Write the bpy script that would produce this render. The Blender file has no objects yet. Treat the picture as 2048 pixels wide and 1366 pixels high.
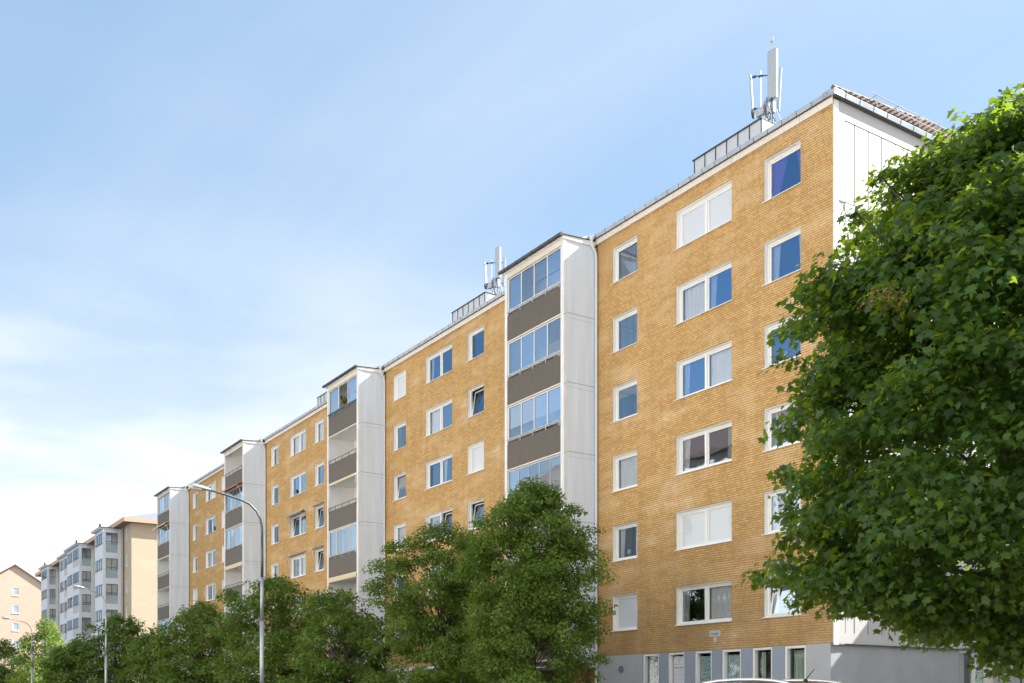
import bpy, math, random
import numpy as np
from mathutils import Vector, Matrix
R = math.radians
random.seed(7)
scn = bpy.context.scene
# ------------------------------------------------------------------ camera
CAM = Vector((21.55, -26.08, 1.5))
TH = R(33.13)
cd = bpy.data.cameras.new('camera'); cam = bpy.data.objects.new('camera', cd)
scn.collection.objects.link(cam); scn.camera = cam
cam.location = CAM
cam.rotation_euler = (R(90), 0, R(90) - TH)
cd.sensor_width = 36; cd.lens = 36.334; cd.shift_y = 0.3506
cd.clip_start = 0.1; cd.clip_end = 3000
# ------------------------------------------------------------------ light
SUN = Vector((0.40, 1.10, 1.0)).normalized()           # direction towards the sun
SUN_EL = math.asin(SUN.z); SUN_AZ = math.atan2(SUN.x, SUN.y)
EXPOSURE = 1.95
w = bpy.data.worlds.new('World'); scn.world = w; w.use_nodes = True
nt = w.node_tree; nt.nodes.clear()
def N(nt, t, **k):
    n = nt.nodes.new(t)
    for a, v in k.items():
        if a.startswith('i_'):
            n.inputs[a[2:].replace('_', ' ')].default_value = v
        else: setattr(n, a, v)
    return n
L = nt.links.new
out = N(nt, 'ShaderNodeOutputWorld'); bg = N(nt, 'ShaderNodeBackground'); bg.inputs[1].default_value = 0.12
sky = N(nt, 'ShaderNodeTexSky', sky_type='NISHITA', sun_disc=False, sun_elevation=SUN_EL, sun_rotation=SUN_AZ,
        altitude=0, air_density=1.0, dust_density=1.2, ozone_density=1.0)
tc = N(nt, 'ShaderNodeTexCoord')
sep = N(nt, 'ShaderNodeSeparateXYZ'); L(tc.outputs['Generated'], sep.inputs[0])
# direction stretched into a high thin cloud layer: (x,y)/(z+0.12)
add = N(nt, 'ShaderNodeMath', operation='ADD'); L(sep.outputs['Z'], add.inputs[0]); add.inputs[1].default_value = 0.14
mx = N(nt, 'ShaderNodeMath', operation='MAXIMUM'); L(add.outputs[0], mx.inputs[0]); mx.inputs[1].default_value = 0.05
dx = N(nt, 'ShaderNodeMath', operation='DIVIDE'); L(sep.outputs['X'], dx.inputs[0]); L(mx.outputs[0], dx.inputs[1])
dy = N(nt, 'ShaderNodeMath', operation='DIVIDE'); L(sep.outputs['Y'], dy.inputs[0]); L(mx.outputs[0], dy.inputs[1])
cmb = N(nt, 'ShaderNodeCombineXYZ'); L(dx.outputs[0], cmb.inputs[0]); L(dy.outputs[0], cmb.inputs[1])
mp = N(nt, 'ShaderNodeMapping'); L(cmb.outputs[0], mp.inputs[0])
mp.inputs['Rotation'].default_value = (0, 0, R(-52)); mp.inputs['Scale'].default_value = (0.32, 0.75, 1); mp.inputs['Location'].default_value = (1.3, 0.4, 0)
n1 = N(nt, 'ShaderNodeTexNoise', i_Scale=1.5, i_Detail=7.0, i_Roughness=0.52, i_Distortion=0.5); L(mp.outputs[0], n1.inputs['Vector'])
r1 = N(nt, 'ShaderNodeMapRange'); L(n1.outputs['Fac'], r1.inputs['Value'])
r1.inputs['From Min'].default_value = 0.44; r1.inputs['From Max'].default_value = 0.78; r1.inputs['To Max'].default_value = 0.27
# thicker veil low down
lo = N(nt, 'ShaderNodeMapRange'); L(sep.outputs['Z'], lo.inputs['Value']); lo.interpolation_type = 'SMOOTHSTEP'
lo.inputs['From Min'].default_value = 0.45; lo.inputs['From Max'].default_value = 0.08; lo.inputs['To Min'].default_value = 0.04; lo.inputs['To Max'].default_value = 1.05
mp2 = N(nt, 'ShaderNodeMapping'); L(tc.outputs['Generated'], mp2.inputs[0]); mp2.inputs['Scale'].default_value = (1.9, 1.9, 8.5); mp2.inputs['Rotation'].default_value = (0, R(9), 0); mp2.inputs['Location'].default_value = (0.35, 0.1, 0.2)
n2 = N(nt, 'ShaderNodeTexNoise', i_Scale=1.5, i_Detail=6.0, i_Roughness=0.55, i_Distortion=0.3); L(mp2.outputs[0], n2.inputs['Vector'])
r2 = N(nt, 'ShaderNodeMapRange'); L(n2.outputs['Fac'], r2.inputs['Value'])
r2.inputs['From Min'].default_value = 0.34; r2.inputs['From Max'].default_value = 0.66; r2.inputs['To Min'].default_value = 0.50; r2.inputs['To Max'].default_value = 1.35
ml = N(nt, 'ShaderNodeMath', operation='MULTIPLY'); L(lo.outputs[0], ml.inputs[0]); L(r2.outputs[0], ml.inputs[1])
sm = N(nt, 'ShaderNodeMath', operation='ADD', use_clamp=True); L(ml.outputs[0], sm.inputs[0]); L(r1.outputs[0], sm.inputs[1])
# unseen bright cloud added behind and right of the camera to light the facade
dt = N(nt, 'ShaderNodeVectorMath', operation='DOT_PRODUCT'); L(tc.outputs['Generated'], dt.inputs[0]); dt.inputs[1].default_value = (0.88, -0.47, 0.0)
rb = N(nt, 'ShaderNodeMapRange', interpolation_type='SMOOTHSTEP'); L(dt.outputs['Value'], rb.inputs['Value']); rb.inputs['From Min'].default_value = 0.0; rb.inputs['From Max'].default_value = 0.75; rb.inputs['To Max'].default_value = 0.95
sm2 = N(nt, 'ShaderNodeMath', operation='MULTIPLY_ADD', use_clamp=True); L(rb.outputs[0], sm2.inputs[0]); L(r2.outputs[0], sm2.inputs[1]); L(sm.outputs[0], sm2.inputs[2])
mixc = N(nt, 'ShaderNodeMix', data_type='RGBA'); L(sm2.outputs[0], mixc.inputs['Factor'])
mul = N(nt, 'ShaderNodeMix', data_type='RGBA', blend_type='MULTIPLY'); mul.inputs['Factor'].default_value = 1.0
L(sky.outputs[0], mul.inputs['A']); mul.inputs['B'].default_value = (0.56, 0.575, 0.60, 1)
veil = N(nt, 'ShaderNodeMix', data_type='RGBA'); veil.inputs['Factor'].default_value = 0.62; L(mul.outputs['Result'], veil.inputs['A']); veil.inputs['B'].default_value = (0.84, 1.34, 1.86, 1)
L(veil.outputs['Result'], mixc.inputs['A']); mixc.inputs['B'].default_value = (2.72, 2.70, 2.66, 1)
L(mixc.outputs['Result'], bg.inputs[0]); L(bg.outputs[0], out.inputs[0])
sd = bpy.data.lights.new('sun', 'SUN'); sd.energy = 3.3; sd.angle = R(0.5); sd.color = (1, 0.96, 0.90)
so = bpy.data.objects.new('sun', sd); scn.collection.objects.link(so); so.location = (0, 0, 60)
so.rotation_euler = SUN.to_track_quat('Z', 'Y').to_euler()
vs = scn.view_settings; vs.view_transform = 'Standard'; vs.look = 'None'; vs.gamma = 1; vs.exposure = EXPOSURE
try: vs.use_curve_mapping = False
except Exception: pass
scn.render.engine = 'CYCLES'
scn.cycles.max_bounces = 6; scn.cycles.transparent_max_bounces = 12; scn.cycles.caustics_reflective = False; scn.cycles.caustics_refractive = False

# ------------------------------------------------------------------ materials
def mat(name, col=(0.5, 0.5, 0.5), rough=0.6, metal=0.0, spec=0.5, var=0.0, vscale=3.0, bump=0.0, bscale=40.0, dirt=0.0, coat=0.0, streak=False):
    m = bpy.data.materials.new(name); m.use_nodes = True; t = m.node_tree; b = t.nodes['Principled BSDF']
    b.inputs['Base Color'].default_value = (*col, 1); b.inputs['Roughness'].default_value = rough
    b.inputs['Metallic'].default_value = metal; b.inputs['Specular IOR Level'].default_value = spec
    if coat: b.inputs['Coat Weight'].default_value = coat; b.inputs['Coat Roughness'].default_value = 0.05
    c = N(t, 'ShaderNodeTexCoord')
    if var:
        g = N(t, 'ShaderNodeNewGeometry')
        mpn = N(t, 'ShaderNodeMapping'); t.links.new(g.outputs['Position'], mpn.inputs[0])
        if streak: mpn.inputs['Scale'].default_value = (3.0, 3.0, 0.25)
        n = N(t, 'ShaderNodeTexNoise', i_Scale=vscale, i_Detail=6.0, i_Roughness=0.6); t.links.new(mpn.outputs[0], n.inputs['Vector'])
        rr = N(t, 'ShaderNodeMapRange'); t.links.new(n.outputs['Fac'], rr.inputs['Value']); rr.inputs['From Min'].default_value = 0.3; rr.inputs['From Max'].default_value = 0.7
        rr.inputs['To Min'].default_value = 1 - var; rr.inputs['To Max'].default_value = 1 + var * 0.5
        h = N(t, 'ShaderNodeMix', data_type='RGBA', blend_type='MULTIPLY'); h.inputs['Factor'].default_value = 1
        h.inputs['A'].default_value = (*col, 1); t.links.new(rr.outputs[0], h.inputs['B']); t.links.new(h.outputs['Result'], b.inputs['Base Color'])
    if bump:
        g = N(t, 'ShaderNodeNewGeometry')
        n = N(t, 'ShaderNodeTexNoise', i_Scale=bscale, i_Detail=3.0); t.links.new(g.outputs['Position'], n.inputs['Vector'])
        bp = N(t, 'ShaderNodeBump', i_Strength=bump, i_Distance=0.02); t.links.new(n.outputs['Fac'], bp.inputs['Height']); t.links.new(bp.outputs[0], b.inputs['Normal'])
    return m

def brick_mat(name, c1, c2, mortar, light, dark=(0.30, 0.2, 0.11), bw=0.25, bh=0.076, msz=0.010, low_dark_and_stains=True):
    m = bpy.data.materials.new(name); m.use_nodes = True; t = m.node_tree; b = t.nodes['Principled BSDF']; K = t.links.new
    b.inputs['Roughness'].default_value = 0.85; b.inputs['Specular IOR Level'].default_value = 0.25
    g = N(t, 'ShaderNodeNewGeometry'); s = N(t, 'ShaderNodeSeparateXYZ'); K(g.outputs['Position'], s.inputs[0])
    a = N(t, 'ShaderNodeMath', operation='ADD'); K(s.outputs['X'], a.inputs[0]); K(s.outputs['Y'], a.inputs[1])
    # irregular bond: every course starts at its own offset
    rw = N(t, 'ShaderNodeMath', operation='DIVIDE'); K(s.outputs['Z'], rw.inputs[0]); rw.inputs[1].default_value = bh
    fl = N(t, 'ShaderNodeMath', operation='FLOOR'); K(rw.outputs[0], fl.inputs[0])
    wn = N(t, 'ShaderNodeTexWhiteNoise', noise_dimensions='1D'); K(fl.outputs[0], wn.inputs['W'])
    a2 = N(t, 'ShaderNodeMath', operation='MULTIPLY_ADD'); K(wn.outputs['Value'], a2.inputs[0]); a2.inputs[1].default_value = 3.1; K(a.outputs[0], a2.inputs[2])
    cb = N(t, 'ShaderNodeCombineXYZ'); K(a2.outputs[0], cb.inputs[0]); K(s.outputs['Z'], cb.inputs[1])
    br = N(t, 'ShaderNodeTexBrick'); K(cb.outputs[0], br.inputs['Vector'])
    br.inputs['Color1'].default_value = (*c1, 1); br.inputs['Color2'].default_value = (*c2, 1); br.inputs['Mortar'].default_value = (*mortar, 1)
    br.inputs['Scale'].default_value = 1.0; br.inputs['Mortar Size'].default_value = msz; br.inputs['Mortar Smooth'].default_value = 0.2
    br.inputs['Brick Width'].default_value = bw; br.inputs['Row Height'].default_value = bh; br.inputs['Bias'].default_value = -0.1
    # runs of paler bricks, broken up brick by brick
    br2 = N(t, 'ShaderNodeTexBrick'); K(cb.outputs[0], br2.inputs['Vector'])
    br2.inputs['Color1'].default_value = (0, 0, 0, 1); br2.inputs['Color2'].default_value = (1, 1, 1, 1); br2.inputs['Mortar'].default_value = (0.4, 0.4, 0.4, 1)
    br2.inputs['Scale'].default_value = 1.0; br2.inputs['Mortar Size'].default_value = 0.0; br2.inputs['Brick Width'].default_value = bw; br2.inputs['Row Height'].default_value = bh
    mpb = N(t, 'ShaderNodeMapping'); K(g.outputs['Position'], mpb.inputs[0]); mpb.inputs['Scale'].default_value = (0.8, 0.8, 2.6)
    n = N(t, 'ShaderNodeTexNoise', i_Scale=0.42, i_Detail=7.0, i_Roughness=0.66); K(mpb.outputs[0], n.inputs['Vector'])
    rr = N(t, 'ShaderNodeMapRange'); K(n.outputs['Fac'], rr.inputs['Value']); rr.inputs['From Min'].default_value = 0.50; rr.inputs['From Max'].default_value = 0.66
    mm = N(t, 'ShaderNodeMath', operation='MULTIPLY'); K(rr.outputs[0], mm.inputs[0])
    ad = N(t, 'ShaderNodeMath', operation='MULTIPLY_ADD'); K(br2.outputs['Color'], ad.inputs[0]); ad.inputs[1].default_value = 0.75; ad.inputs[2].default_value = 0.15
    K(ad.outputs[0], mm.inputs[1])
    mxx = N(t, 'ShaderNodeMix', data_type='RGBA'); K(mm.outputs[0], mxx.inputs['Factor']); K(br.outputs['Color'], mxx.inputs['A']); mxx.inputs['B'].default_value = (*light, 1)
    last = mxx.outputs['Result']
    if low_dark_and_stains:       # courses turn darker towards the street, in patches
        n3 = N(t, 'ShaderNodeTexNoise', i_Scale=0.55, i_Detail=4.0); K(g.outputs['Position'], n3.inputs['Vector'])
        z = N(t, 'ShaderNodeMapRange'); K(s.outputs['Z'], z.inputs['Value']); z.inputs['From Min'].default_value = 8.5; z.inputs['From Max'].default_value = 3.4; z.inputs['To Max'].default_value = 0.62
        q = N(t, 'ShaderNodeMapRange'); K(n3.outputs['Fac'], q.inputs['Value']); q.inputs['From Min'].default_value = 0.32; q.inputs['From Max'].default_value = 0.6
        q2 = N(t, 'ShaderNodeMath', operation='MULTIPLY'); K(z.outputs[0], q2.inputs[0]); K(q.outputs[0], q2.inputs[1])
        m4 = N(t, 'ShaderNodeMix', data_type='RGBA'); K(q2.outputs[0], m4.inputs['Factor']); K(last, m4.inputs['A']); m4.inputs['B'].default_value = (*dark, 1)
        mo = N(t, 'ShaderNodeMix', data_type='RGBA', blend_type='MULTIPLY'); mo.inputs['Factor'].default_value = 1; K(m4.outputs['Result'], mo.inputs['A'])
        n5 = N(t, 'ShaderNodeTexNoise', i_Scale=26.0, i_Detail=3.0); K(g.outputs['Position'], n5.inputs['Vector'])
        q5 = N(t, 'ShaderNodeMapRange'); K(n5.outputs['Fac'], q5.inputs['Value']); q5.inputs['From Min'].default_value = 0.3; q5.inputs['From Max'].default_value = 0.7; q5.inputs['To Min'].default_value = 0.86; q5.inputs['To Max'].default_value = 1.12
        K(q5.outputs[0], mo.inputs['B']); last = mo.outputs['Result']
        mps = N(t, 'ShaderNodeMapping'); K(g.outputs['Position'], mps.inputs[0]); mps.inputs['Scale'].default_value = (1.6, 1.6, 0.12)
        n6 = N(t, 'ShaderNodeTexNoise', i_Scale=1.5, i_Detail=5.0, i_Roughness=0.65); K(mps.outputs[0], n6.inputs['Vector'])
        q6 = N(t, 'ShaderNodeMapRange'); K(n6.outputs['Fac'], q6.inputs['Value']); q6.inputs['From Min'].default_value = 0.35; q6.inputs['From Max'].default_value = 0.62; q6.inputs['To Min'].default_value = 0.91; q6.inputs['To Max'].default_value = 1.03
        m6 = N(t, 'ShaderNodeMix', data_type='RGBA', blend_type='MULTIPLY'); m6.inputs['Factor'].default_value = 1; K(last, m6.inputs['A']); K(q6.outputs[0], m6.inputs['B']); last = m6.outputs['Result']
    fc = N(t, 'ShaderNodeMath', operation='FRACT'); K(rw.outputs[0], fc.inputs[0])
    pp_ = N(t, 'ShaderNodeMath', operation='SUBTRACT'); K(fc.outputs[0], pp_.inputs[0]); pp_.inputs[1].default_value = 0.5
    ab = N(t, 'ShaderNodeMath', operation='ABSOLUTE'); K(pp_.outputs[0], ab.inputs[0])
    bed = N(t, 'ShaderNodeMapRange'); K(ab.outputs[0], bed.inputs['Value']); bed.inputs['From Min'].default_value = 0.34; bed.inputs['From Max'].default_value = 0.42; bed.inputs['To Max'].default_value = 0.62
    mb_ = N(t, 'ShaderNodeMix', data_type='RGBA'); K(bed.outputs[0], mb_.inputs['Factor']); K(last, mb_.inputs['A']); mb_.inputs['B'].default_value = (*mortar, 1); last = mb_.outputs['Result']
    K(last, b.inputs['Base Color'])
    bp = N(t, 'ShaderNodeBump', i_Strength=0.5, i_Distance=0.012, invert=True); K(br.outputs['Fac'], bp.inputs['Height']); K(bp.outputs[0], b.inputs['Normal'])
    return m

def glass_mat(name, tint=(0.86, 0.9, 0.9), refl=0.22, wav=0.02, rcol=(0.9, 0.95, 1.0), rmax=0.95):
    m = bpy.data.materials.new(name); m.use_nodes = True; t = m.node_tree; t.nodes.clear(); K = t.links.new
    o = N(t, 'ShaderNodeOutputMaterial'); tr = N(t, 'ShaderNodeBsdfTransparent'); tr.inputs[0].default_value = (*tint, 1)
    gl = N(t, 'ShaderNodeBsdfGlossy'); gl.inputs['Color'].default_value = (*rcol, 1); gl.inputs['Roughness'].default_value = 0.01
    g = N(t, 'ShaderNodeNewGeometry')
    n = N(t, 'ShaderNodeTexNoise', i_Scale=1.6, i_Detail=1.0); K(g.outputs['Position'], n.inputs['Vector'])
    bp = N(t, 'ShaderNodeBump', i_Strength=wav, i_Distance=0.5); K(n.outputs['Fac'], bp.inputs['Height']); K(bp.outputs[0], gl.inputs['Normal'])
    fr = N(t, 'ShaderNodeLayerWeight', i_Blend=0.30)
    mr = N(t, 'ShaderNodeMapRange'); K(fr.outputs['Fresnel'], mr.inputs['Value']); mr.inputs['To Max'].default_value = rmax
    oi = N(t, 'ShaderNodeObjectInfo'); orr = N(t, 'ShaderNodeMapRange'); K(oi.outputs['Random'], orr.inputs['Value']); orr.inputs['To Min'].default_value = refl * 0.6; orr.inputs['To Max'].default_value = refl * 1.35; K(orr.outputs[0], mr.inputs['To Min'])
    mi = N(t, 'ShaderNodeMixShader'); K(mr.outputs[0], mi.inputs[0]); K(tr.outputs[0], mi.inputs[1]); K(gl.outputs[0], mi.inputs[2]); K(mi.outputs[0], o.inputs[0])
    return m

def leaf_mat(name, c1, c2, trans=0.35, tcol=(0.28, 0.42, 0.03), rough=0.45, spec=0.35):
    m = bpy.data.materials.new(name); m.use_nodes = True; t = m.node_tree; b = t.nodes['Principled BSDF']; K = t.links.new
    o = t.nodes['Material Output']
    b.inputs['Roughness'].default_value = rough; b.inputs['Specular IOR Level'].default_value = spec
    g = N(t, 'ShaderNodeNewGeometry')
    mx = N(t, 'ShaderNodeMix', data_type='RGBA'); K(g.outputs['Random Per Island'], mx.inputs['Factor']); mx.inputs['A'].default_value = (*c1, 1); mx.inputs['B'].default_value = (*c2, 1)
    n = N(t, 'ShaderNodeTexNoise', i_Scale=0.9, i_Detail=2.0); K(g.outputs['Position'], n.inputs['Vector'])
    q = N(t, 'ShaderNodeMapRange'); K(n.outputs['Fac'], q.inputs['Value']); q.inputs['From Min'].default_value = 0.3; q.inputs['From Max'].default_value = 0.7; q.inputs['To Min'].default_value = 0.75; q.inputs['To Max'].default_value = 1.3
    mo = N(t, 'ShaderNodeMix', data_type='RGBA', blend_type='MULTIPLY'); mo.inputs['Factor'].default_value = 1; K(mx.outputs['Result'], mo.inputs['A']); K(q.outputs[0], mo.inputs['B'])
    K(mo.outputs['Result'], b.inputs['Base Color'])
    tl = N(t, 'ShaderNodeBsdfTranslucent'); tl.inputs[0].default_value = (*tcol, 1)
    mi = N(t, 'ShaderNodeMixShader'); mi.inputs[0].default_value = trans; K(b.outputs[0], mi.inputs[1]); K(tl.outputs[0], mi.inputs[2]); K(mi.outputs[0], o.inputs[0])
    return m

def lace_mat():
    m = bpy.data.materials.new('lace'); m.use_nodes = True; t = m.node_tree; b = t.nodes['Principled BSDF']; K = t.links.new
    b.inputs['Roughness'].default_value = 0.8
    g = N(t, 'ShaderNodeNewGeometry')
    v = N(t, 'ShaderNodeTexVoronoi', i_Scale=11.0, feature='DISTANCE_TO_EDGE'); K(g.outputs['Position'], v.inputs['Vector'])
    n = N(t, 'ShaderNodeTexNoise', i_Scale=14.0, i_Detail=2.0, i_Distortion=2.5); K(g.outputs['Position'], n.inputs['Vector'])
    cr = N(t, 'ShaderNodeValToRGB'); K(n.outputs['Fac'], cr.inputs[0])
    cr.color_ramp.elements[0].position = 0.44; cr.color_ramp.elements[0].color = (0.14, 0.22, 0.3, 1)
    cr.color_ramp.elements[1].position = 0.54; cr.color_ramp.elements[1].color = (0.78, 0.86, 0.92, 1)
    K(cr.outputs[0], b.inputs['Base Color'])
    return m

M = {}
M['brick'] = brick_mat('yellow_brick', (0.685, 0.435, 0.182), (0.53, 0.318, 0.118), (0.29, 0.175, 0.078), (0.83, 0.64, 0.41), bh=0.081, bw=0.27, msz=0.009)
M['brick_pale'] = brick_mat('pale_brick', (0.60, 0.51, 0.38), (0.55, 0.46, 0.34), (0.5, 0.43, 0.34), (0.64, 0.56, 0.43), low_dark_and_stains=False)
M['brick_pink'] = brick_mat('pink_brick', (0.64, 0.51, 0.41), (0.60, 0.47, 0.37), (0.56, 0.46, 0.38), (0.68, 0.55, 0.45), low_dark_and_stains=False)
M['brick_dark'] = brick_mat('entrance_brick', (0.36, 0.17, 0.06), (0.28, 0.13, 0.05), (0.14, 0.10, 0.07), (0.42, 0.24, 0.1), low_dark_and_stains=False)
M['white'] = mat('white_paint', (0.84, 0.84, 0.83), 0.45, var=0.05, vscale=1.5)
M['frame'] = mat('window_white', (0.86, 0.86, 0.85), 0.35)
M['fascia'] = mat('fascia_wood', (0.76, 0.70, 0.62), 0.6, var=0.10, vscale=0.9)
M['panel'] = mat('cladding_panel', (0.52, 0.52, 0.52), 0.55, var=0.04, vscale=0.8)
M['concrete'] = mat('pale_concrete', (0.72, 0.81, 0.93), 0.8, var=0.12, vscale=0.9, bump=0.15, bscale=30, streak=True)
M['post'] = mat('painted_concrete_edge', (0.80, 0.81, 0.84), 0.7, var=0.12, vscale=1.2)
M['joint'] = mat('joint', (0.10, 0.085, 0.08), 0.9)
M['joint_l'] = mat('panel_joint', (0.30, 0.27, 0.26), 0.9)
M['metal'] = mat('roof_sheet', (0.46, 0.51, 0.57), 0.42, metal=0.45, var=0.22, vscale=1.6)
M['metal_w'] = mat('rooftop_sheet', (0.58, 0.61, 0.65), 0.5, metal=0.1, var=0.1, vscale=2)
M['dark'] = mat('dark_gutter', (0.055, 0.06, 0.065), 0.35, metal=0.3)
M['pipe'] = mat('white_pipe', (0.72, 0.75, 0.79), 0.35)
M['bay_white'] = mat('bay_white', (0.72, 0.77, 0.86), 0.6)
M['tile'] = mat('clay_tile', (0.19, 0.125, 0.105), 0.75, var=0.4, vscale=9)
M['soffit'] = mat('brown_soffit', (0.20, 0.14, 0.12), 0.7)
M['eave'] = mat('salmon_eave', (0.62, 0.40, 0.28), 0.6)
M['slate'] = mat('grey_roof', (0.20, 0.22, 0.25), 0.6)
M['cream'] = mat('cream_render', (0.82, 0.79, 0.72), 0.8, var=0.05, vscale=1.0)
M['balc_white'] = mat('balcony_white', (0.84, 0.84, 0.84), 0.8, var=0.05, vscale=1.0)
M['rail'] = mat('rail_dark', (0.13, 0.14, 0.15), 0.4, metal=0.4)
M['rail_l'] = mat('rail_light', (0.62, 0.64, 0.66), 0.35, metal=0.3)
M['rail_teal'] = mat('rail_teal', (0.03, 0.11, 0.15), 0.4)
M['plaster'] = mat('lilac_plaster', (0.43, 0.445, 0.475), 0.85, var=0.08, vscale=1.4, bump=0.2, bscale=60)
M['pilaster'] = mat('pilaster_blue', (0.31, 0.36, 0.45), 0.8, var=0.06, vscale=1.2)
M['plaster_w'] = mat('grey_white_plaster', (0.62, 0.63, 0.66), 0.85, var=0.06, vscale=1.0)
M['plaster_g'] = mat('grey_plaster', (0.38, 0.40, 0.42), 0.85, var=0.10, vscale=1.6, bump=0.2, bscale=60)
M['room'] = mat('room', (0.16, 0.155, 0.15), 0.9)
M['curtain'] = mat('curtain', (0.84, 0.84, 0.84), 0.9, var=0.05)
M['curtain_green'] = mat('curtain_green', (0.42, 0.47, 0.42), 0.9)
M['curtain_dark'] = mat('curtain_grey', (0.35, 0.36, 0.38), 0.9)
M['curtain_purple'] = mat('curtain_purple', (0.30, 0.10, 0.55), 0.8)
M['curtain_ochre'] = mat('curtain_ochre', (0.62, 0.40, 0.18), 0.9)
M['blind'] = mat('blind', (0.82, 0.85, 0.90), 0.7)
M['lace'] = lace_mat()
M['glass'] = glass_mat('window_glass', refl=0.30, rcol=(0.62, 0.80, 1.0), wav=0.006)
M['glass_soft'] = glass_mat('window_glass_before_blind', tint=(0.96, 0.97, 0.98), refl=0.06, rcol=(0.75, 0.87, 1.0), wav=0.006, rmax=0.3)
M['glass_mid'] = glass_mat('window_glass_before_curtain', tint=(0.92, 0.95, 0.98), refl=0.18, rcol=(0.50, 0.74, 1.0), wav=0.006, rmax=0.7)
M['glass_up'] = glass_mat('upper_window_glass', tint=(0.80, 0.86, 0.92), refl=0.42, rcol=(0.34, 0.62, 1.0), wav=0.006)
M['glass_clear'] = glass_mat('balcony_glass', tint=(0.86, 0.9, 0.93), refl=0.42, wav=0.012, rcol=(0.52, 0.75, 1.0))
M['glass_low'] = glass_mat('shop_glass', tint=(0.84, 0.92, 0.90), refl=0.08, wav=0.02, rmax=0.5)
M['frost'] = mat('blue_grey_balcony_glass', (0.38, 0.49, 0.56), 0.12, spec=0.6, var=0.1, vscale=2)
M['awn_g'] = mat('awning_grey', (0.24, 0.26, 0.30), 0.8)
M['awn_o'] = mat('awning_orange', (0.50, 0.16, 0.08), 0.8)
M['awn_y'] = mat('awning_cream', (0.74, 0.60, 0.40), 0.85)
M['pole'] = mat('galvanised_pole', (0.40, 0.43, 0.45), 0.42, metal=0.6, var=0.25, vscale=5)
M['pole_d'] = mat('lamp_arm_dark', (0.11, 0.12, 0.13), 0.4, metal=0.5)
M['lens'] = mat('lamp_lens', (0.58, 0.55, 0.46), 0.15)
M['ant'] = mat('antenna_shell', (0.38, 0.44, 0.49), 0.5)
M['ant_box'] = mat('antenna_box', (0.45, 0.50, 0.56), 0.5)
M['cable'] = mat('black_cable', (0.05, 0.06, 0.08), 0.5)
M['asphalt'] = mat('asphalt', (0.05, 0.05, 0.052), 0.9, var=0.3, vscale=2, bump=0.3, bscale=80)
M['paving'] = mat('paving', (0.26, 0.25, 0.24), 0.9, var=0.2, vscale=2)
M['kerb'] = mat('granite_kerb', (0.33, 0.32, 0.31), 0.8, var=0.2)
M['paint'] = mat('road_paint', (0.75, 0.75, 0.72), 0.7)
M['earth'] = mat('ground', (0.18, 0.185, 0.17), 0.95, var=0.3, vscale=0.3)
M['bark'] = mat('bark', (0.10, 0.08, 0.06), 0.95, var=0.4, vscale=8, bump=0.6, bscale=25)
M['maple'] = leaf_mat('maple_leaf', (0.014, 0.048, 0.012), (0.046, 0.104, 0.018), 0.40, (0.32, 0.46, 0.03), rough=0.45, spec=0.35)
M['street_leaf'] = leaf_mat('street_tree_leaf', (0.050, 0.106, 0.019), (0.140, 0.210, 0.034), 0.30, (0.28, 0.40, 0.03), rough=0.6, spec=0.25)
M['far_leaf'] = leaf_mat('far_tree_leaf', (0.10, 0.18, 0.035), (0.16, 0.25, 0.05), 0.4, (0.4, 0.5, 0.06), rough=0.6)
M['seed'] = leaf_mat('maple_seed', (0.20, 0.115, 0.04), (0.32, 0.20, 0.08), 0.3, (0.35, 0.2, 0.06), rough=0.8)
M['car'] = mat('car_paint', (0.010, 0.015, 0.035), 0.35, metal=0.0, spec=0.3, coat=0.1)
M['car_glass'] = mat('car_glass', (0.012, 0.014, 0.02), 0.03, spec=0.9)
M['chrome'] = mat('roof_rail_silver', (0.7, 0.7, 0.72), 0.25, metal=0.6)
M['tyre'] = mat('tyre', (0.02, 0.02, 0.02), 0.85)
M['black'] = mat('black_paint', (0.012, 0.012, 0.014), 0.4)
M['red'] = mat('red_flower', (0.55, 0.02, 0.05), 0.7)
M['pink'] = mat('pink_flower', (0.72, 0.05, 0.22), 0.7)
M['tail'] = mat('tail_lamp', (0.4, 0.01, 0.01), 0.2)
M['poster'] = mat('poster_paper', (0.72, 0.72, 0.78), 0.6)
M['poster_green'] = mat('poster_green', (0.50, 0.68, 0.56), 0.6)
M['ink'] = mat('ink', (0.05, 0.06, 0.09), 0.7)
M['ink_l'] = mat('ink_light', (0.35, 0.33, 0.42), 0.7)
M['ink_red'] = mat('ink_red', (0.28, 0.05, 0.07), 0.7)
M['leafink'] = mat('poster_tree_green', (0.25, 0.45, 0.40), 0.7)
M['plate'] = mat('sign_plate', (0.50, 0.54, 0.54), 0.4)
M['plate_w'] = mat('number_plate_white', (0.66, 0.70, 0.68), 0.4)
M['shop_dark'] = mat('dark_door', (0.06, 0.04, 0.035), 0.5)
def corrug(name, col, freq, axis='X', strength=0.6):
    m = mat(name, col, 0.6, var=0.08, vscale=1.2); t = m.node_tree; b = t.nodes['Principled BSDF']
    g = N(t, 'ShaderNodeNewGeometry'); s = N(t, 'ShaderNodeSeparateXYZ'); t.links.new(g.outputs['Position'], s.inputs[0])
    a = N(t, 'ShaderNodeMath', operation='MULTIPLY'); t.links.new(s.outputs[axis], a.inputs[0]); a.inputs[1].default_value = freq * 2 * math.pi
    q = N(t, 'ShaderNodeMath', operation='SINE'); t.links.new(a.outputs[0], q.inputs[0])
    bp = N(t, 'ShaderNodeBump', i_Strength=strength, i_Distance=0.015); t.links.new(q.outputs[0], bp.inputs['Height']); t.links.new(bp.outputs[0], b.inputs['Normal'])
    return m
M['parapet'] = corrug('brown_corrugated', (0.128, 0.108, 0.088), 9, 'X')
M['corr_w'] = corrug('white_corrugated', (0.66, 0.66, 0.70), 9, 'Y')
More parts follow.
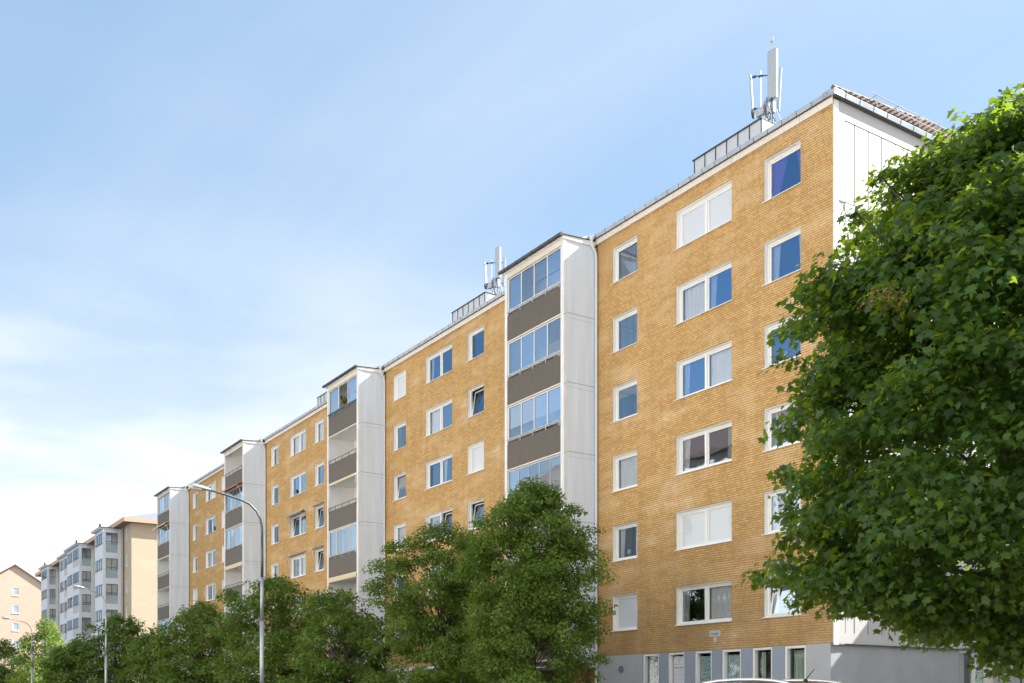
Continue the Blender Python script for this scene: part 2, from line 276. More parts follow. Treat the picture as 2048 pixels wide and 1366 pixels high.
M['corr_wx'] = corrug('cream_corrugated', (0.70, 0.63, 0.58), 6, 'X')

# ------------------------------------------------------------------ mesh helpers
class MB:
    def __init__(s): s.v = []; s.f = []; s.m = []; s.mats = []
    def mi(s, m):
        if m not in s.mats: s.mats.append(m)
        return s.mats.index(m)
    def face(s, pts, m):
        b = len(s.v); s.v += [tuple(p) for p in pts]; s.f.append(tuple(range(b, b + len(pts)))); s.m.append(s.mi(m))
    def box(s, x0, x1, y0, y1, z0, z1, m):
        if x0 > x1: x0, x1 = x1, x0
        if y0 > y1: y0, y1 = y1, y0
        if z0 > z1: z0, z1 = z1, z0
        b = len(s.v)
        s.v += [(x0, y0, z0), (x1, y0, z0), (x1, y1, z0), (x0, y1, z0), (x0, y0, z1), (x1, y0, z1), (x1, y1, z1), (x0, y1, z1)]
        for q in ((0, 3, 2, 1), (4, 5, 6, 7), (0, 1, 5, 4), (1, 2, 6, 5), (2, 3, 7, 6), (3, 0, 4, 7)):
            s.f.append(tuple(b + i for i in q)); s.m.append(s.mi(m))
        return s
    def prism(s, pts, off, m):      # polygon extruded by vector
        off = Vector(off); b = len(s.v); n = len(pts)
        s.v += [tuple(p) for p in pts] + [tuple(Vector(p) + off) for p in pts]
        s.f.append(tuple(range(b, b + n))); s.m.append(s.mi(m)); s.f.append(tuple(range(b + 2 * n - 1, b + n - 1, -1))); s.m.append(s.mi(m))
        for i in range(n):
            j = (i + 1) % n; s.f.append((b + i, b + n + i, b + n + j, b + j)); s.m.append(s.mi(m))
        return s
    def tube(s, pts, r, m, n=8, caps=True):
        pts = [Vector(p) for p in pts]; k = len(pts)
        rs = r if isinstance(r, (list, tuple)) else [r] * k
        b = len(s.v); prev = None
        for i, p in enumerate(pts):
            d = (pts[min(i + 1, k - 1)] - pts[max(i - 1, 0)]).normalized()
            u = (prev - d * prev.dot(d)).normalized() if prev is not None else (d.cross(Vector((0, 0, 1))) if abs(d.z) < 0.9 else d.cross(Vector((1, 0, 0)))).normalized()
            prev = u; v = d.cross(u)
            for j in range(n):
                a = 2 * math.pi * j / n; s.v.append(tuple(p + (u * math.cos(a) + v * math.sin(a)) * rs[i]))
        for i in range(k - 1):
            for j in range(n):
                s.f.append((b + i * n + j, b + i * n + (j + 1) % n, b + (i + 1) * n + (j + 1) % n, b + (i + 1) * n + j)); s.m.append(s.mi(m))
        if caps:
            s.f.append(tuple(range(b + n - 1, b - 1, -1))); s.m.append(s.mi(m)); s.f.append(tuple(range(b + (k - 1) * n, b + k * n))); s.m.append(s.mi(m))
        return s
    def ring(s, x0, x1, z0, z1, y0, y1, w, m, wb=None):     # rectangular frame in the xz plane
        wb = w if wb is None else wb
        s.box(x0, x0 + w, y0, y1, z0, z1, m); s.box(x1 - w, x1, y0, y1, z0, z1, m)
        s.box(x0 + w, x1 - w, y0, y1, z1 - w, z1, m); s.box(x0 + w, x1 - w, y0, y1, z0, z0 + wb, m)
        return s
    def build(s, name, parent=None, smooth=False, origin=None):
        me = bpy.data.meshes.new(name); v = s.v
        o0 = Vector(origin) if origin is not None else None
        if o0 is not None: v = [tuple(Vector(p) - o0) for p in v]
        me.from_pydata(v, [], s.f); 
        for m in s.mats: me.materials.append(M[m])
        me.polygons.foreach_set('material_index', s.m)
        if smooth: me.polygons.foreach_set('use_smooth', [True] * len(s.f))
        me.update(); o = bpy.data.objects.new(name, me); scn.collection.objects.link(o)
        if o0 is not None: o.location = o0
        if parent is not None: o.parent = parent; o.matrix_parent_inverse = Matrix.Translation(-world_loc(parent))
        return o
def world_loc(o):
    p = Vector(o.location) if o.parent is None else (world_loc(o.parent) + o.matrix_parent_inverse.to_translation() + Vector(o.location))
    return p
def tag(o, label=None, cat=None, group=None, kind=None):
    if label: o['label'] = label
    if cat: o['category'] = cat
    if group: o['group'] = group
    if kind: o['kind'] = kind
    return o
def thing(name, label, cat, loc=(0, 0, 0), group=None):
    o = bpy.data.objects.new(name, None); scn.collection.objects.link(o); o.location = loc; o.empty_display_size = 0.3
    return tag(o, label, cat, group)
def wall_holes(mb, x0, x1, z0, z1, y, holes, m, rev=0.20, axis='x', revm=None):
    """wall sheet in the plane y (or x) = const with openings; reveals run back by rev (a signed depth)"""
    revm = revm or m
    P = (lambda a, b, d: (a, d, b)) if axis == 'x' else (lambda a, b, d: (d, a, b))
    xs = sorted({x0, x1, *[h[0] for h in holes], *[h[1] for h in holes]}); zs = sorted({z0, z1, *[h[2] for h in holes], *[h[3] for h in holes]})
    xs = [a for a in xs if x0 <= a <= x1]; zs = [a for a in zs if z0 <= a <= z1]
    for i in range(len(xs) - 1):
        for j in range(len(zs) - 1):
            cx, cz = (xs[i] + xs[i + 1]) / 2, (zs[j] + zs[j + 1]) / 2
            if any(h[0] < cx < h[1] and h[2] < cz < h[3] for h in holes): continue
            mb.face([P(xs[i], zs[j], y), P(xs[i + 1], zs[j], y), P(xs[i + 1], zs[j + 1], y), P(xs[i], zs[j + 1], y)], m)
    for a, b, c, d in holes:
        mb.face([P(a, c, y), P(a, d, y), P(a, d, y + rev), P(a, c, y + rev)], revm); mb.face([P(b, c, y), P(b, c, y + rev), P(b, d, y + rev), P(b, d, y)], revm)
        mb.face([P(a, d, y), P(b, d, y), P(b, d, y + rev), P(a, d, y + rev)], revm); mb.face([P(a, c, y), P(a, c, y + rev), P(b, c, y + rev), P(b, c, y)], revm)
def text_mesh(name, body, size, m, loc, rot, parent, width=None, ext=0.002):
    c = bpy.data.curves.new(name, 'FONT'); c.body = body; c.size = size; c.align_x = 'CENTER'; c.align_y = 'CENTER'; c.extrude = ext
    t = bpy.data.objects.new('tmp', c); scn.collection.objects.link(t); bpy.context.view_layer.update()
    me = bpy.data.meshes.new_from_object(t.evaluated_get(bpy.context.evaluated_depsgraph_get())); me.name = name
    if width:
        xs = [v.co.x for v in me.vertices]
        if xs:
            k = width / (max(xs) - min(xs))
            for v in me.vertices: v.co.x *= k
    bpy.data.objects.remove(t); me.materials.clear(); me.materials.append(M[m])
    o = bpy.data.objects.new(name, me); scn.collection.objects.link(o); o.location = loc; o.rotation_euler = rot
    o.parent = parent; o.matrix_parent_inverse = Matrix.Translation(-world_loc(parent)); return o

# ------------------------------------------------------------------ setting
GZ = 0.1
def sheet(name, x0, x1, y0, y1, z, m):
    b = MB(); b.face([(x0, y0, z), (x1, y0, z), (x1, y1, z), (x0, y1, z)], m); return tag(b.build(name), kind='structure')
sheet('ground', -1500, 1500, -1500, 1500, GZ - 0.02, 'earth')
sheet('road', -400, 300, -25.0, -11.95, GZ, 'asphalt')
b = MB(); b.box(-400, 300, -11.8, 0.5, GZ - 0.1, GZ + 0.12, 'paving'); tag(b.build('pavement'), kind='structure')
b = MB(); b.box(-400, 300, -11.95, -11.8, GZ - 0.1, GZ + 0.13, 'kerb'); b.box(-400, 300, -25.15, -25.0, GZ - 0.1, GZ + 0.13, 'kerb'); tag(b.build('kerb'), kind='structure')
b = MB(); b.box(-400, 300, -30.4, -25.15, GZ - 0.1, GZ + 0.12, 'paving'); tag(b.build('near_pavement'), kind='structure')
b = MB()
for i in range(-60, 30): b.box(i * 6, i * 6 + 3, -20.35, -20.23, GZ + 0.0005, GZ + 0.004, 'paint')
tag(b.build('road_marking'), kind='structure')

# ------------------------------------------------------------------ the long brick apartment building
MOD = 19.55; FH = 2.79; ZB = 18.24
bld = thing('apartment_building', 'long yellow brick apartment block with white balcony towers and white end wall', 'building', (0, 0, 0))
def zs(row): return ZB - FH * (6 - row)          # bottom of window on row 6..1
def window(cx, row, w, spec, double=False, parent=bld, y=0.0, h=1.42, zb=None, glass=None, awn=None):
    z0 = zs(row) if zb is None else zb; z1 = z0 + h; x0, x1 = cx - w / 2, cx + w / 2
    gm = glass or ('glass_up' if row >= 4 else 'glass')
    m = MB(); m.ring(x0 + 0.004, x1 - 0.004, z0 + 0.004, z1 - 0.004, y + 0.03, y + 0.175, 0.022, 'frame'); m.ring(x0 + 0.004, x1 - 0.004, z0 + 0.004, z1 - 0.004, y + 0.175, y + 0.26, 0.085, 'frame', wb=0.06)
    if double: m.box(cx - 0.045, cx + 0.045, y + 0.145, y + 0.26, z0 + 0.064, z1 - 0.089, 'frame')
    win = m.build('window', parent, origin=(cx, y, z0))
    s = MB(); s.prism([(x0 - 0.05, y - 0.055, z0 - 0.035), (x0 - 0.05, y + 0.034, z0 - 0.005), (x0 - 0.05, y + 0.034, z0 + 0.012), (x0 - 0.05, y - 0.055, z0 - 0.012)], (w + 0.10, 0, 0), 'frame')
    s.build('sill', win)
    segs = [(x0 + 0.09, cx - 0.046), (cx + 0.046, x1 - 0.09)] if double else [(x0 + 0.09, x1 - 0.09)]
    specs = spec if isinstance(spec, (list, tuple)) else [spec] * len(segs)
    for (a, c), sp in zip(segs, specs):
        tilt = 'tilt' in sp; bz, tz = z0 + 0.066, z1 - 0.091
        f = MB(); f.ring(a + 0.002, c - 0.002, bz, tz, y + 0.20, y + 0.25, 0.06, 'frame')
        fo = f.build('casement', win, origin=(0, y + 0.25, bz))
        gmm = 'glass_soft' if 'blind' in sp else ('glass_mid' if ('sheer' in sp or 'slat' in sp) else gm)
        p = MB(); p.face([(a + 0.062, y + 0.225, bz + 0.06), (c - 0.062, y + 0.225, bz + 0.06), (c - 0.062, y + 0.225, tz - 0.06), (a + 0.062, y + 0.225, tz - 0.06)], gmm)
        po = p.build('pane', win, origin=(0, y + 0.25, bz))
        if tilt:
            fo.rotation_euler.x = R(-9); po.rotation_euler.x = R(-9)
        dress(a, c, bz, tz, y, sp, win)
    if awn: awning(x0 - 0.05, x1 + 0.05, z1 + 0.10, y, awn, win)
    return win
def wavy(mb, a, c, z0, z1, y, m, amp=0.02, n=None, gather=0.0, side=0):
    n = n or max(6, int((c - a) / 0.045)); rows = 5
    base = len(mb.v); rs = random.random() * 9
    for j in range(rows + 1):
        t = j / rows; z = z1 + (z0 - z1) * t
        g = gather * t if gather else 0
        for i in range(n + 1):
            u = i / n
            if side < 0: x = a + (c - a) * u * (1 - g)
            elif side > 0: x = c - (c - a) * (1 - u) * (1 - g)
            else: x = a + (c - a) * u
            mb.v.append((x, y + amp * math.sin(i * 2.1 + rs) + amp * 0.4 * math.sin(i * 0.7 + rs), z))
    for j in range(rows):
        for i in range(n):
            p = base + j * (n + 1) + i; mb.f.append((p, p + 1, p + n + 2, p + n + 1)); mb.m.append(mb.mi(m))
def dress(a, c, z0, z1, y, sp, win):
    yc = y + 0.33; W = c - a
    if 'blind' in sp:
        b = MB(); b.box(a + 0.03, c - 0.03, y + 0.252, y + 0.257, z0 + (0.02 if 'half' not in sp else W * 0.8), z1, 'blind'); b.build('blind', win)
    if 'slat' in sp:
        b = MB()
        for i in range(24):
            z = z1 - 0.03 - i * (z1 - z0 - 0.05) / 24; b.prism([(a, y + 0.29, z), (a, y + 0.325, z - 0.022), (a, y + 0.325, z - 0.025), (a, y + 0.29, z - 0.003)], (W, 0, 0), 'curtain_dark')
        b.build('blind', win)
    if 'sheer' in sp:
        b = MB(); wavy(b, a, c, z0, z1, yc, 'curtain'); b.build('curtain', win)
    if 'greyc' in sp:
        b = MB(); wavy(b, a, c, z0, z1, yc, 'curtain_dark'); b.build('curtain', win)
    if 'side' in sp:
        b = MB(); wavy(b, a, a + W * 0.27, z0, z1, yc, 'curtain', gather=0.25, side=-1); b.build('curtain', win)
        b = MB(); wavy(b, c - W * 0.2, c, z0, z1, yc, 'curtain', gather=0.25, side=1); b.build('curtain', win)
    if 'green' in sp:
        b = MB(); wavy(b, c - W * 0.3, c, z0, z1, yc, 'curtain_green'); b.build('curtain', win)
    if 'purple' in sp:
        b = MB(); wavy(b, a - 0.02, a + W * 0.50, z0, z1, y + 0.31, 'curtain_purple', gather=0.55, side=-1); b.build('curtain', win)
        b = MB(); wavy(b, c - W * 0.25, c + 0.02, z0, z1, y + 0.31, 'curtain_purple', gather=0.5, side=1); b.build('curtain', win)
    if 'ochre' in sp:
        b = MB(); wavy(b, a, c, z1 - 0.38, z1, yc - 0.08, 'curtain_ochre'); b.build('curtain', win)
    if 'lace' in sp:
        b = MB(); b.box(a, c, y + 0.29, y + 0.294, z0, z1, 'lace'); b.build('lace_curtain', win)
    if 'plant' in sp: pot_plant(a + W * 0.62, y + 0.30, z0 + 0.02, win, int(z0 * 3))
    if 'lamp' in sp:
        x = a + W * 0.42; b = MB(); b.tube([(x, yc, z0), (x, yc, z0 + 0.22)], 0.012, 'frame', 6); b.tube([(x, yc, z0 + 0.2), (x, yc, z0 + 0.36)], [0.09, 0.065], 'blind', 10); b.build('table_lamp', win)
def awning(x0, x1, z, y, kind, win):
    m = {'g': 'awn_g', 'o': 'awn_o', 'y': 'awn_y', 'c': 'awn_y'}[kind[0]]
    b = MB()
    if 'open' in kind:
        b.prism([(x0, y - 0.03, z + 0.05), (x0, y - 0.03, z + 0.08), (x0, y - 0.42, z - 0.13), (x0, y - 0.42, z - 0.22), (x0, y - 0.41, z - 0.22), (x0, y - 0.41, z - 0.15)], (x1 - x0, 0, 0), m)
    else:
        b.tube([(x0, y - 0.09, z), (x1, y - 0.09, z)], 0.055, m, 10)
    for x in (x0, x1 - 0.02): b.box(x, x + 0.02, y - 0.10, y - 0.003, z - 0.05, z + 0.09, 'frame'); b.tube([(x + 0.01, y - 0.12 if 'open' not in kind else y - 0.41, z - 0.1), (x + 0.01, y - 0.03, z - 0.72)], 0.010, 'frame', 5)
    b.build('awning', win)

COLS = [(-2.13, 1.59, False), (-5.845, 2.87, True), (-10.265, 1.55, False)]
def pot_plant(x, yc, z, win, k=0):
    b = MB(); b.tube([(x, yc, z), (x, yc, z + 0.12)], [0.05, 0.07], 'awn_o' if k % 2 else 'blind', 8)
    rs = random.Random(int(x * 100)); 
    for i in range(12):
        an = rs.uniform(0, 6.28); l = rs.uniform(0.12, 0.34); p = Vector((x, yc, z + 0.12)); q = p + Vector((math.cos(an) * l * 0.7, math.sin(an) * 0.04, l))
        b.tube([p, p.lerp(q, 0.6), q], [0.008, 0.03, 0.004], 'street_leaf', 4)
    b.build('window_plant', win)
SPEC = {  # section -> column -> rows 6..1
 0: [['purple', 'side', 'lamp', 'side greyc plant', 'sheer', 'tilt side'],
     [('blind', 'blind'), ('sheer', 'side'), ('side', 'sheer'), ('side plant', 'green'), ('blind', 'blind'), ('side plant', 'sheer')],
     ['slat', 'greyc', 'ochre', 'sheer', 'side lamp', 'blind']],
 1: [['clear', 'tilt', 'blind', 'tilt', 'sheer', 'clear'],
     [('side', 'clear'), ('sheer', 'plant'), ('clear', 'side'), ('greyc', 'tilt'), ('side', 'clear'), ('clear', 'clear')],
     ['blind', 'side greyc plant', 'tilt greyc', 'sheer', 'clear', 'clear']],
 2: [['sheer', 'side', 'tilt', 'tilt', 'blind', 'clear'],
     [('sheer', 'sheer'), ('side plant', 'clear'), ('tilt', 'side'), ('side', 'sheer'), ('sheer', 'clear'), ('clear', 'clear')],
     ['sheer', 'greyc', 'side', 'sheer', 'blind', 'clear']],
 3: [['blind', 'blind', 'blind', 'sheer', 'clear', 'clear'],
     [('sheer', 'blind'), ('side', 'clear'), ('sheer', 'clear'), ('side', 'clear'), ('sheer', 'clear'), ('clear', 'clear')],
     ['sheer', 'sheer', 'sheer', 'blind', 'blind', 'clear']]}
AWN = {(2, 0, 4): 'g', (2, 0, 3): 'g', (2, 1, 4): 'gopen', (2, 1, 3): 'g'}
for k in range(4):
    W0 = -12.0 - MOD * k; xr = 0.0 if k == 0 else W0 + MOD - 4.42; xl = W0
    holes = []
    for c, (cx, w_, dbl) in enumerate(COLS):
        cx2 = cx - MOD * k
        for r in range(6):
            row = 6 - r; holes.append((cx2 - w_ / 2, cx2 + w_ / 2, zs(row), zs(row) + 1.42))
            window(cx2, row, w_, SPEC[k][c][r], dbl, awn=AWN.get((k, c, row)))
    mb = MB(); wall_holes(mb, xl, xr, 3.3, 20.15, 0.0, holes, 'brick', rev=0.03); mb.build('brick_wall', bld)
    # fascia and gutter along the eaves
    f = MB(); f.box(xl, xr - (0.034 if k == 0 else 0), -0.09, 0.10, 20.15, 20.35, 'fascia'); f.box(xl, xr + 0.03, -0.11, -0.091, 20.13, 20.35, 'fascia')
    for i in range(int((xr - xl) / 3.0)): f.box(xl + 3 * i + 1.7, xl + 3 * i + 1.712, -0.1115, -0.1101, 20.14, 20.33, 'joint_l')
    f.build('fascia', bld)
    g = MB(); g.prism([(xl, -0.112, 20.355), (xl, -0.175, 20.36), (xl, -0.20, 20.50), (xl, -0.17, 20.53), (xl, 0.3, 20.55), (xl, 0.3, 20.355)], ((xr + (0.17 if k == 0 else 0)) - xl, 0, 0), 'metal')
    n = int((xr - xl) / 0.62)
    for i in range(n + 1): x = xl + 0.1 + i * 0.62; g.prism([(x, -0.18, 20.36), (x, -0.205, 20.50), (x, -0.17, 20.54), (x, -0.16, 20.53), (x, -0.19, 20.495), (x, -0.17, 20.36)], (0.018, 0, 0), 'dark')
    g.box(xl, xr, -0.17, -0.112, 20.343, 20.354, 'joint')
    g.build('gutter', bld)
# rooms behind the windows
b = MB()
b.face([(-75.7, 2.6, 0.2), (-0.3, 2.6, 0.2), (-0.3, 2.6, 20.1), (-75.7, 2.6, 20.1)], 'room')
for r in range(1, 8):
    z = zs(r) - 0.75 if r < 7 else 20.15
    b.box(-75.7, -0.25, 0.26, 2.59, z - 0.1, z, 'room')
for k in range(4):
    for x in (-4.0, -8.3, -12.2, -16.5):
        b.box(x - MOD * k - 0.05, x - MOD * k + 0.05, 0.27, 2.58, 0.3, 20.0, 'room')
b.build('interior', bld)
# back and ends
b = MB(); b.face([(-76, 13, 0), (0, 13, 0), (0, 13, 20.4), (-76, 13, 20.4)], 'brick'); b.face([(-76, 0, 0), (-76, 13, 0), (-76, 13, 20.4), (-76, 0, 20.4)], 'brick')
b.face([(-76, 0, 3.3), (-75.05, 0, 3.3), (-75.05, 0, 20.18), (-76, 0, 20.18)], 'brick'); b.build('rear_wall', bld)
# white clad end wall (x = 0)
b = MB(); b.box(-0.22, -0.035, 0.012, 13.0, 3.30, 20.33, 'panel')
b.box(-0.033, 0.022, -0.003, 0.20, 3.25, 20.30, 'white'); b.box(-0.035, 0.0, 0.2, 13.0, 19.80, 20.33, 'panel')
b.box(-0.035, 0.0, 0.2, 13, 3.30, 3.62, 'panel'); b.build('end_wall', bld)
pan = MB(); ys = [0.205, 0.54] + [0.98 + 0.68 * i for i in range(18)]
rows_ = [(19.785, 17.22)] + [(16.93 - FH * i, 14.43 - FH * i) for i in range(5)]
for (zt, zb_) in rows_:
    pan.box(-0.034, -0.003, 0.205, 0.525, zb_, zt, 'panel')
    for i in range(1, len(ys) - 1):
        if 6.65 < (ys[i] + ys[i + 1]) / 2 < 8.7: continue
        pan.box(-0.034, -0.010, ys[i] + 0.026, ys[i + 1] - 0.026, zb_ + 0.015, zt - 0.015, 'panel')
        pan.box(-0.034, -0.030, ys[i] - 0.025, ys[i] + 0.025, zb_, zt, 'joint')
    pan.box(-0.034, -0.002, 0.54, 13.0, zt, zt + 0.02 if zt > 19 else zt + 0.27, 'joint' if zt > 19 else 'panel')
    pan.box(-0.034, -0.018, 0.54, 13.0, zb_ - 0.012, zb_ + 0.014, 'joint')
pan.build('end_panel', bld)
b = MB(); b.box(-0.034, 0.35, 6.7, 8.66, 3.34, 20.3, 'corr_w'); b.build('corrugated_bay', bld)
# end gutter and tiled roof
b = MB(); b.prism([(0.02, -0.19, 20.355), (0.155, -0.19, 20.36), (0.185, -0.19, 20.50), (0.155, -0.19, 20.54), (-0.3, -0.19, 20.56), (-0.3, -0.19, 20.355)], (0, 13.4, 0), 'metal')
for i in range(20): y = 0.35 + i * 0.68; b.prism([(0.16, y, 20.36), (0.191, y, 20.50), (0.155, y, 20.55), (0.145, y, 20.53), (0.16, y, 20.37)], (0, 0.018, 0), 'dark')
b.box(0.02, 0.14, -0.1, 13, 20.342, 20.354, 'joint'); b.build('end_gutter', bld)
RS = math.tan(R(11)); RE = math.tan(R(52)); ridge = 6.5; zr = 20.50 + (ridge + 0.2) * RS; xe = -(zr - 20.50) / RE + 0.1
b = MB(); b.face([(0.1, -0.2, 20.50), (xe, ridge, zr), (-76.2, ridge, zr), (-76.2, -0.2, 20.50)], 'slate'); b.face([(0.1, 13.2, 20.50), (-76.2, 13.2, 20.50), (-76.2, ridge, zr), (xe, ridge, zr)], 'slate')
b.face([(-76.2, -0.2, 20.50), (-76.2, ridge, zr), (-76.2, 13.2, 20.50)], 'slate'); b.build('roof', bld)
# tiles on the steep end slope: overlapping courses of rounded tiles
t = MB(); cl = 0.17
nc = int((zr - 20.50) / (cl * math.sin(R(52)))) + 1
for c in range(nc):
    za = 20.53 + c * cl * math.sin(R(52)); xa = 0.12 - c * cl * math.cos(R(52)); zb_ = za + cl * 1.15 * math.sin(R(52)); xb = xa - cl * 1.15 * math.cos(R(52))
    y0 = -0.2 + (za - 20.50) / RS; y1 = 13.2 - (za - 20.50) / RS
    n = int((y1 - y0) / 0.24)
    for i in range(n):
        ya = y0 + i * 0.24; base = len(t.v)
        for (xx, zz, lift) in ((xa, za, 0.045), (xb, zb_, 0.012)):
            for j in range(7):
                u = j / 6; h = math.sin(u * math.pi) * 0.045; t.v.append((xx + (lift + h) * 0.79, ya + u * 0.235, zz + (lift + h) * 0.61))
        for j in range(6): t.f.append((base + j, base + j + 1, base + 8 + j, base + 7 + j)); t.m.append(t.mi('tile'))
        t.f.append(tuple(base + j for j in range(7))); t.m.append(t.mi('tile'))
t.build('roof_tiles', bld)
b = MB(); b.tube([(0.12, -0.2, 20.55), (xe, ridge, zr + 0.06)], 0.07, 'tile', 8); b.build('hip_ridge', bld)
b = MB()
for i in range(4): b.tube([(0.14, 1.9 + 1.1 * i, 20.52), (0.16, 1.9 + 1.1 * i, 20.98)], 0.018, 'rail_l', 5); b.tube([(-0.16, 1.9 + 1.1 * i, 20.96), (0.16, 1.9 + 1.1 * i, 20.96)], 0.018, 'rail_l', 5)
for z in (20.76, 20.96): b.tube([(0.15, 1.6, z), (0.15, 5.6, z)], 0.014, 'rail_l', 5)
b.build('snow_rail', bld)
# rooftop sheet-metal housings
for k in range(3):
    x0, x1 = -9.50 - MOD * k, -5.82 - MOD * k
    if k: x0 += -0.1; x1 += -0.25
    b = MB(); b.box(x0, x1 - 0.02, 3.0, 5.4, 20.6, 23.36, 'metal_w'); b.box(x1 - 0.02, x1, 3.0, 5.4, 20.6, 23.36, 'white')
    for i in range(7): x = x0 + 0.03 + i * (x1 - x0 - 0.06) / 6; b.box(x - 0.009, x + 0.009, 2.965, 3.0, 20.6, 23.36, 'dark')
    b.box(x0 - 0.05, x1 + 0.02, 2.94, 5.46, 23.36, 23.40, 'dark'); b.build('roof_housing', bld)

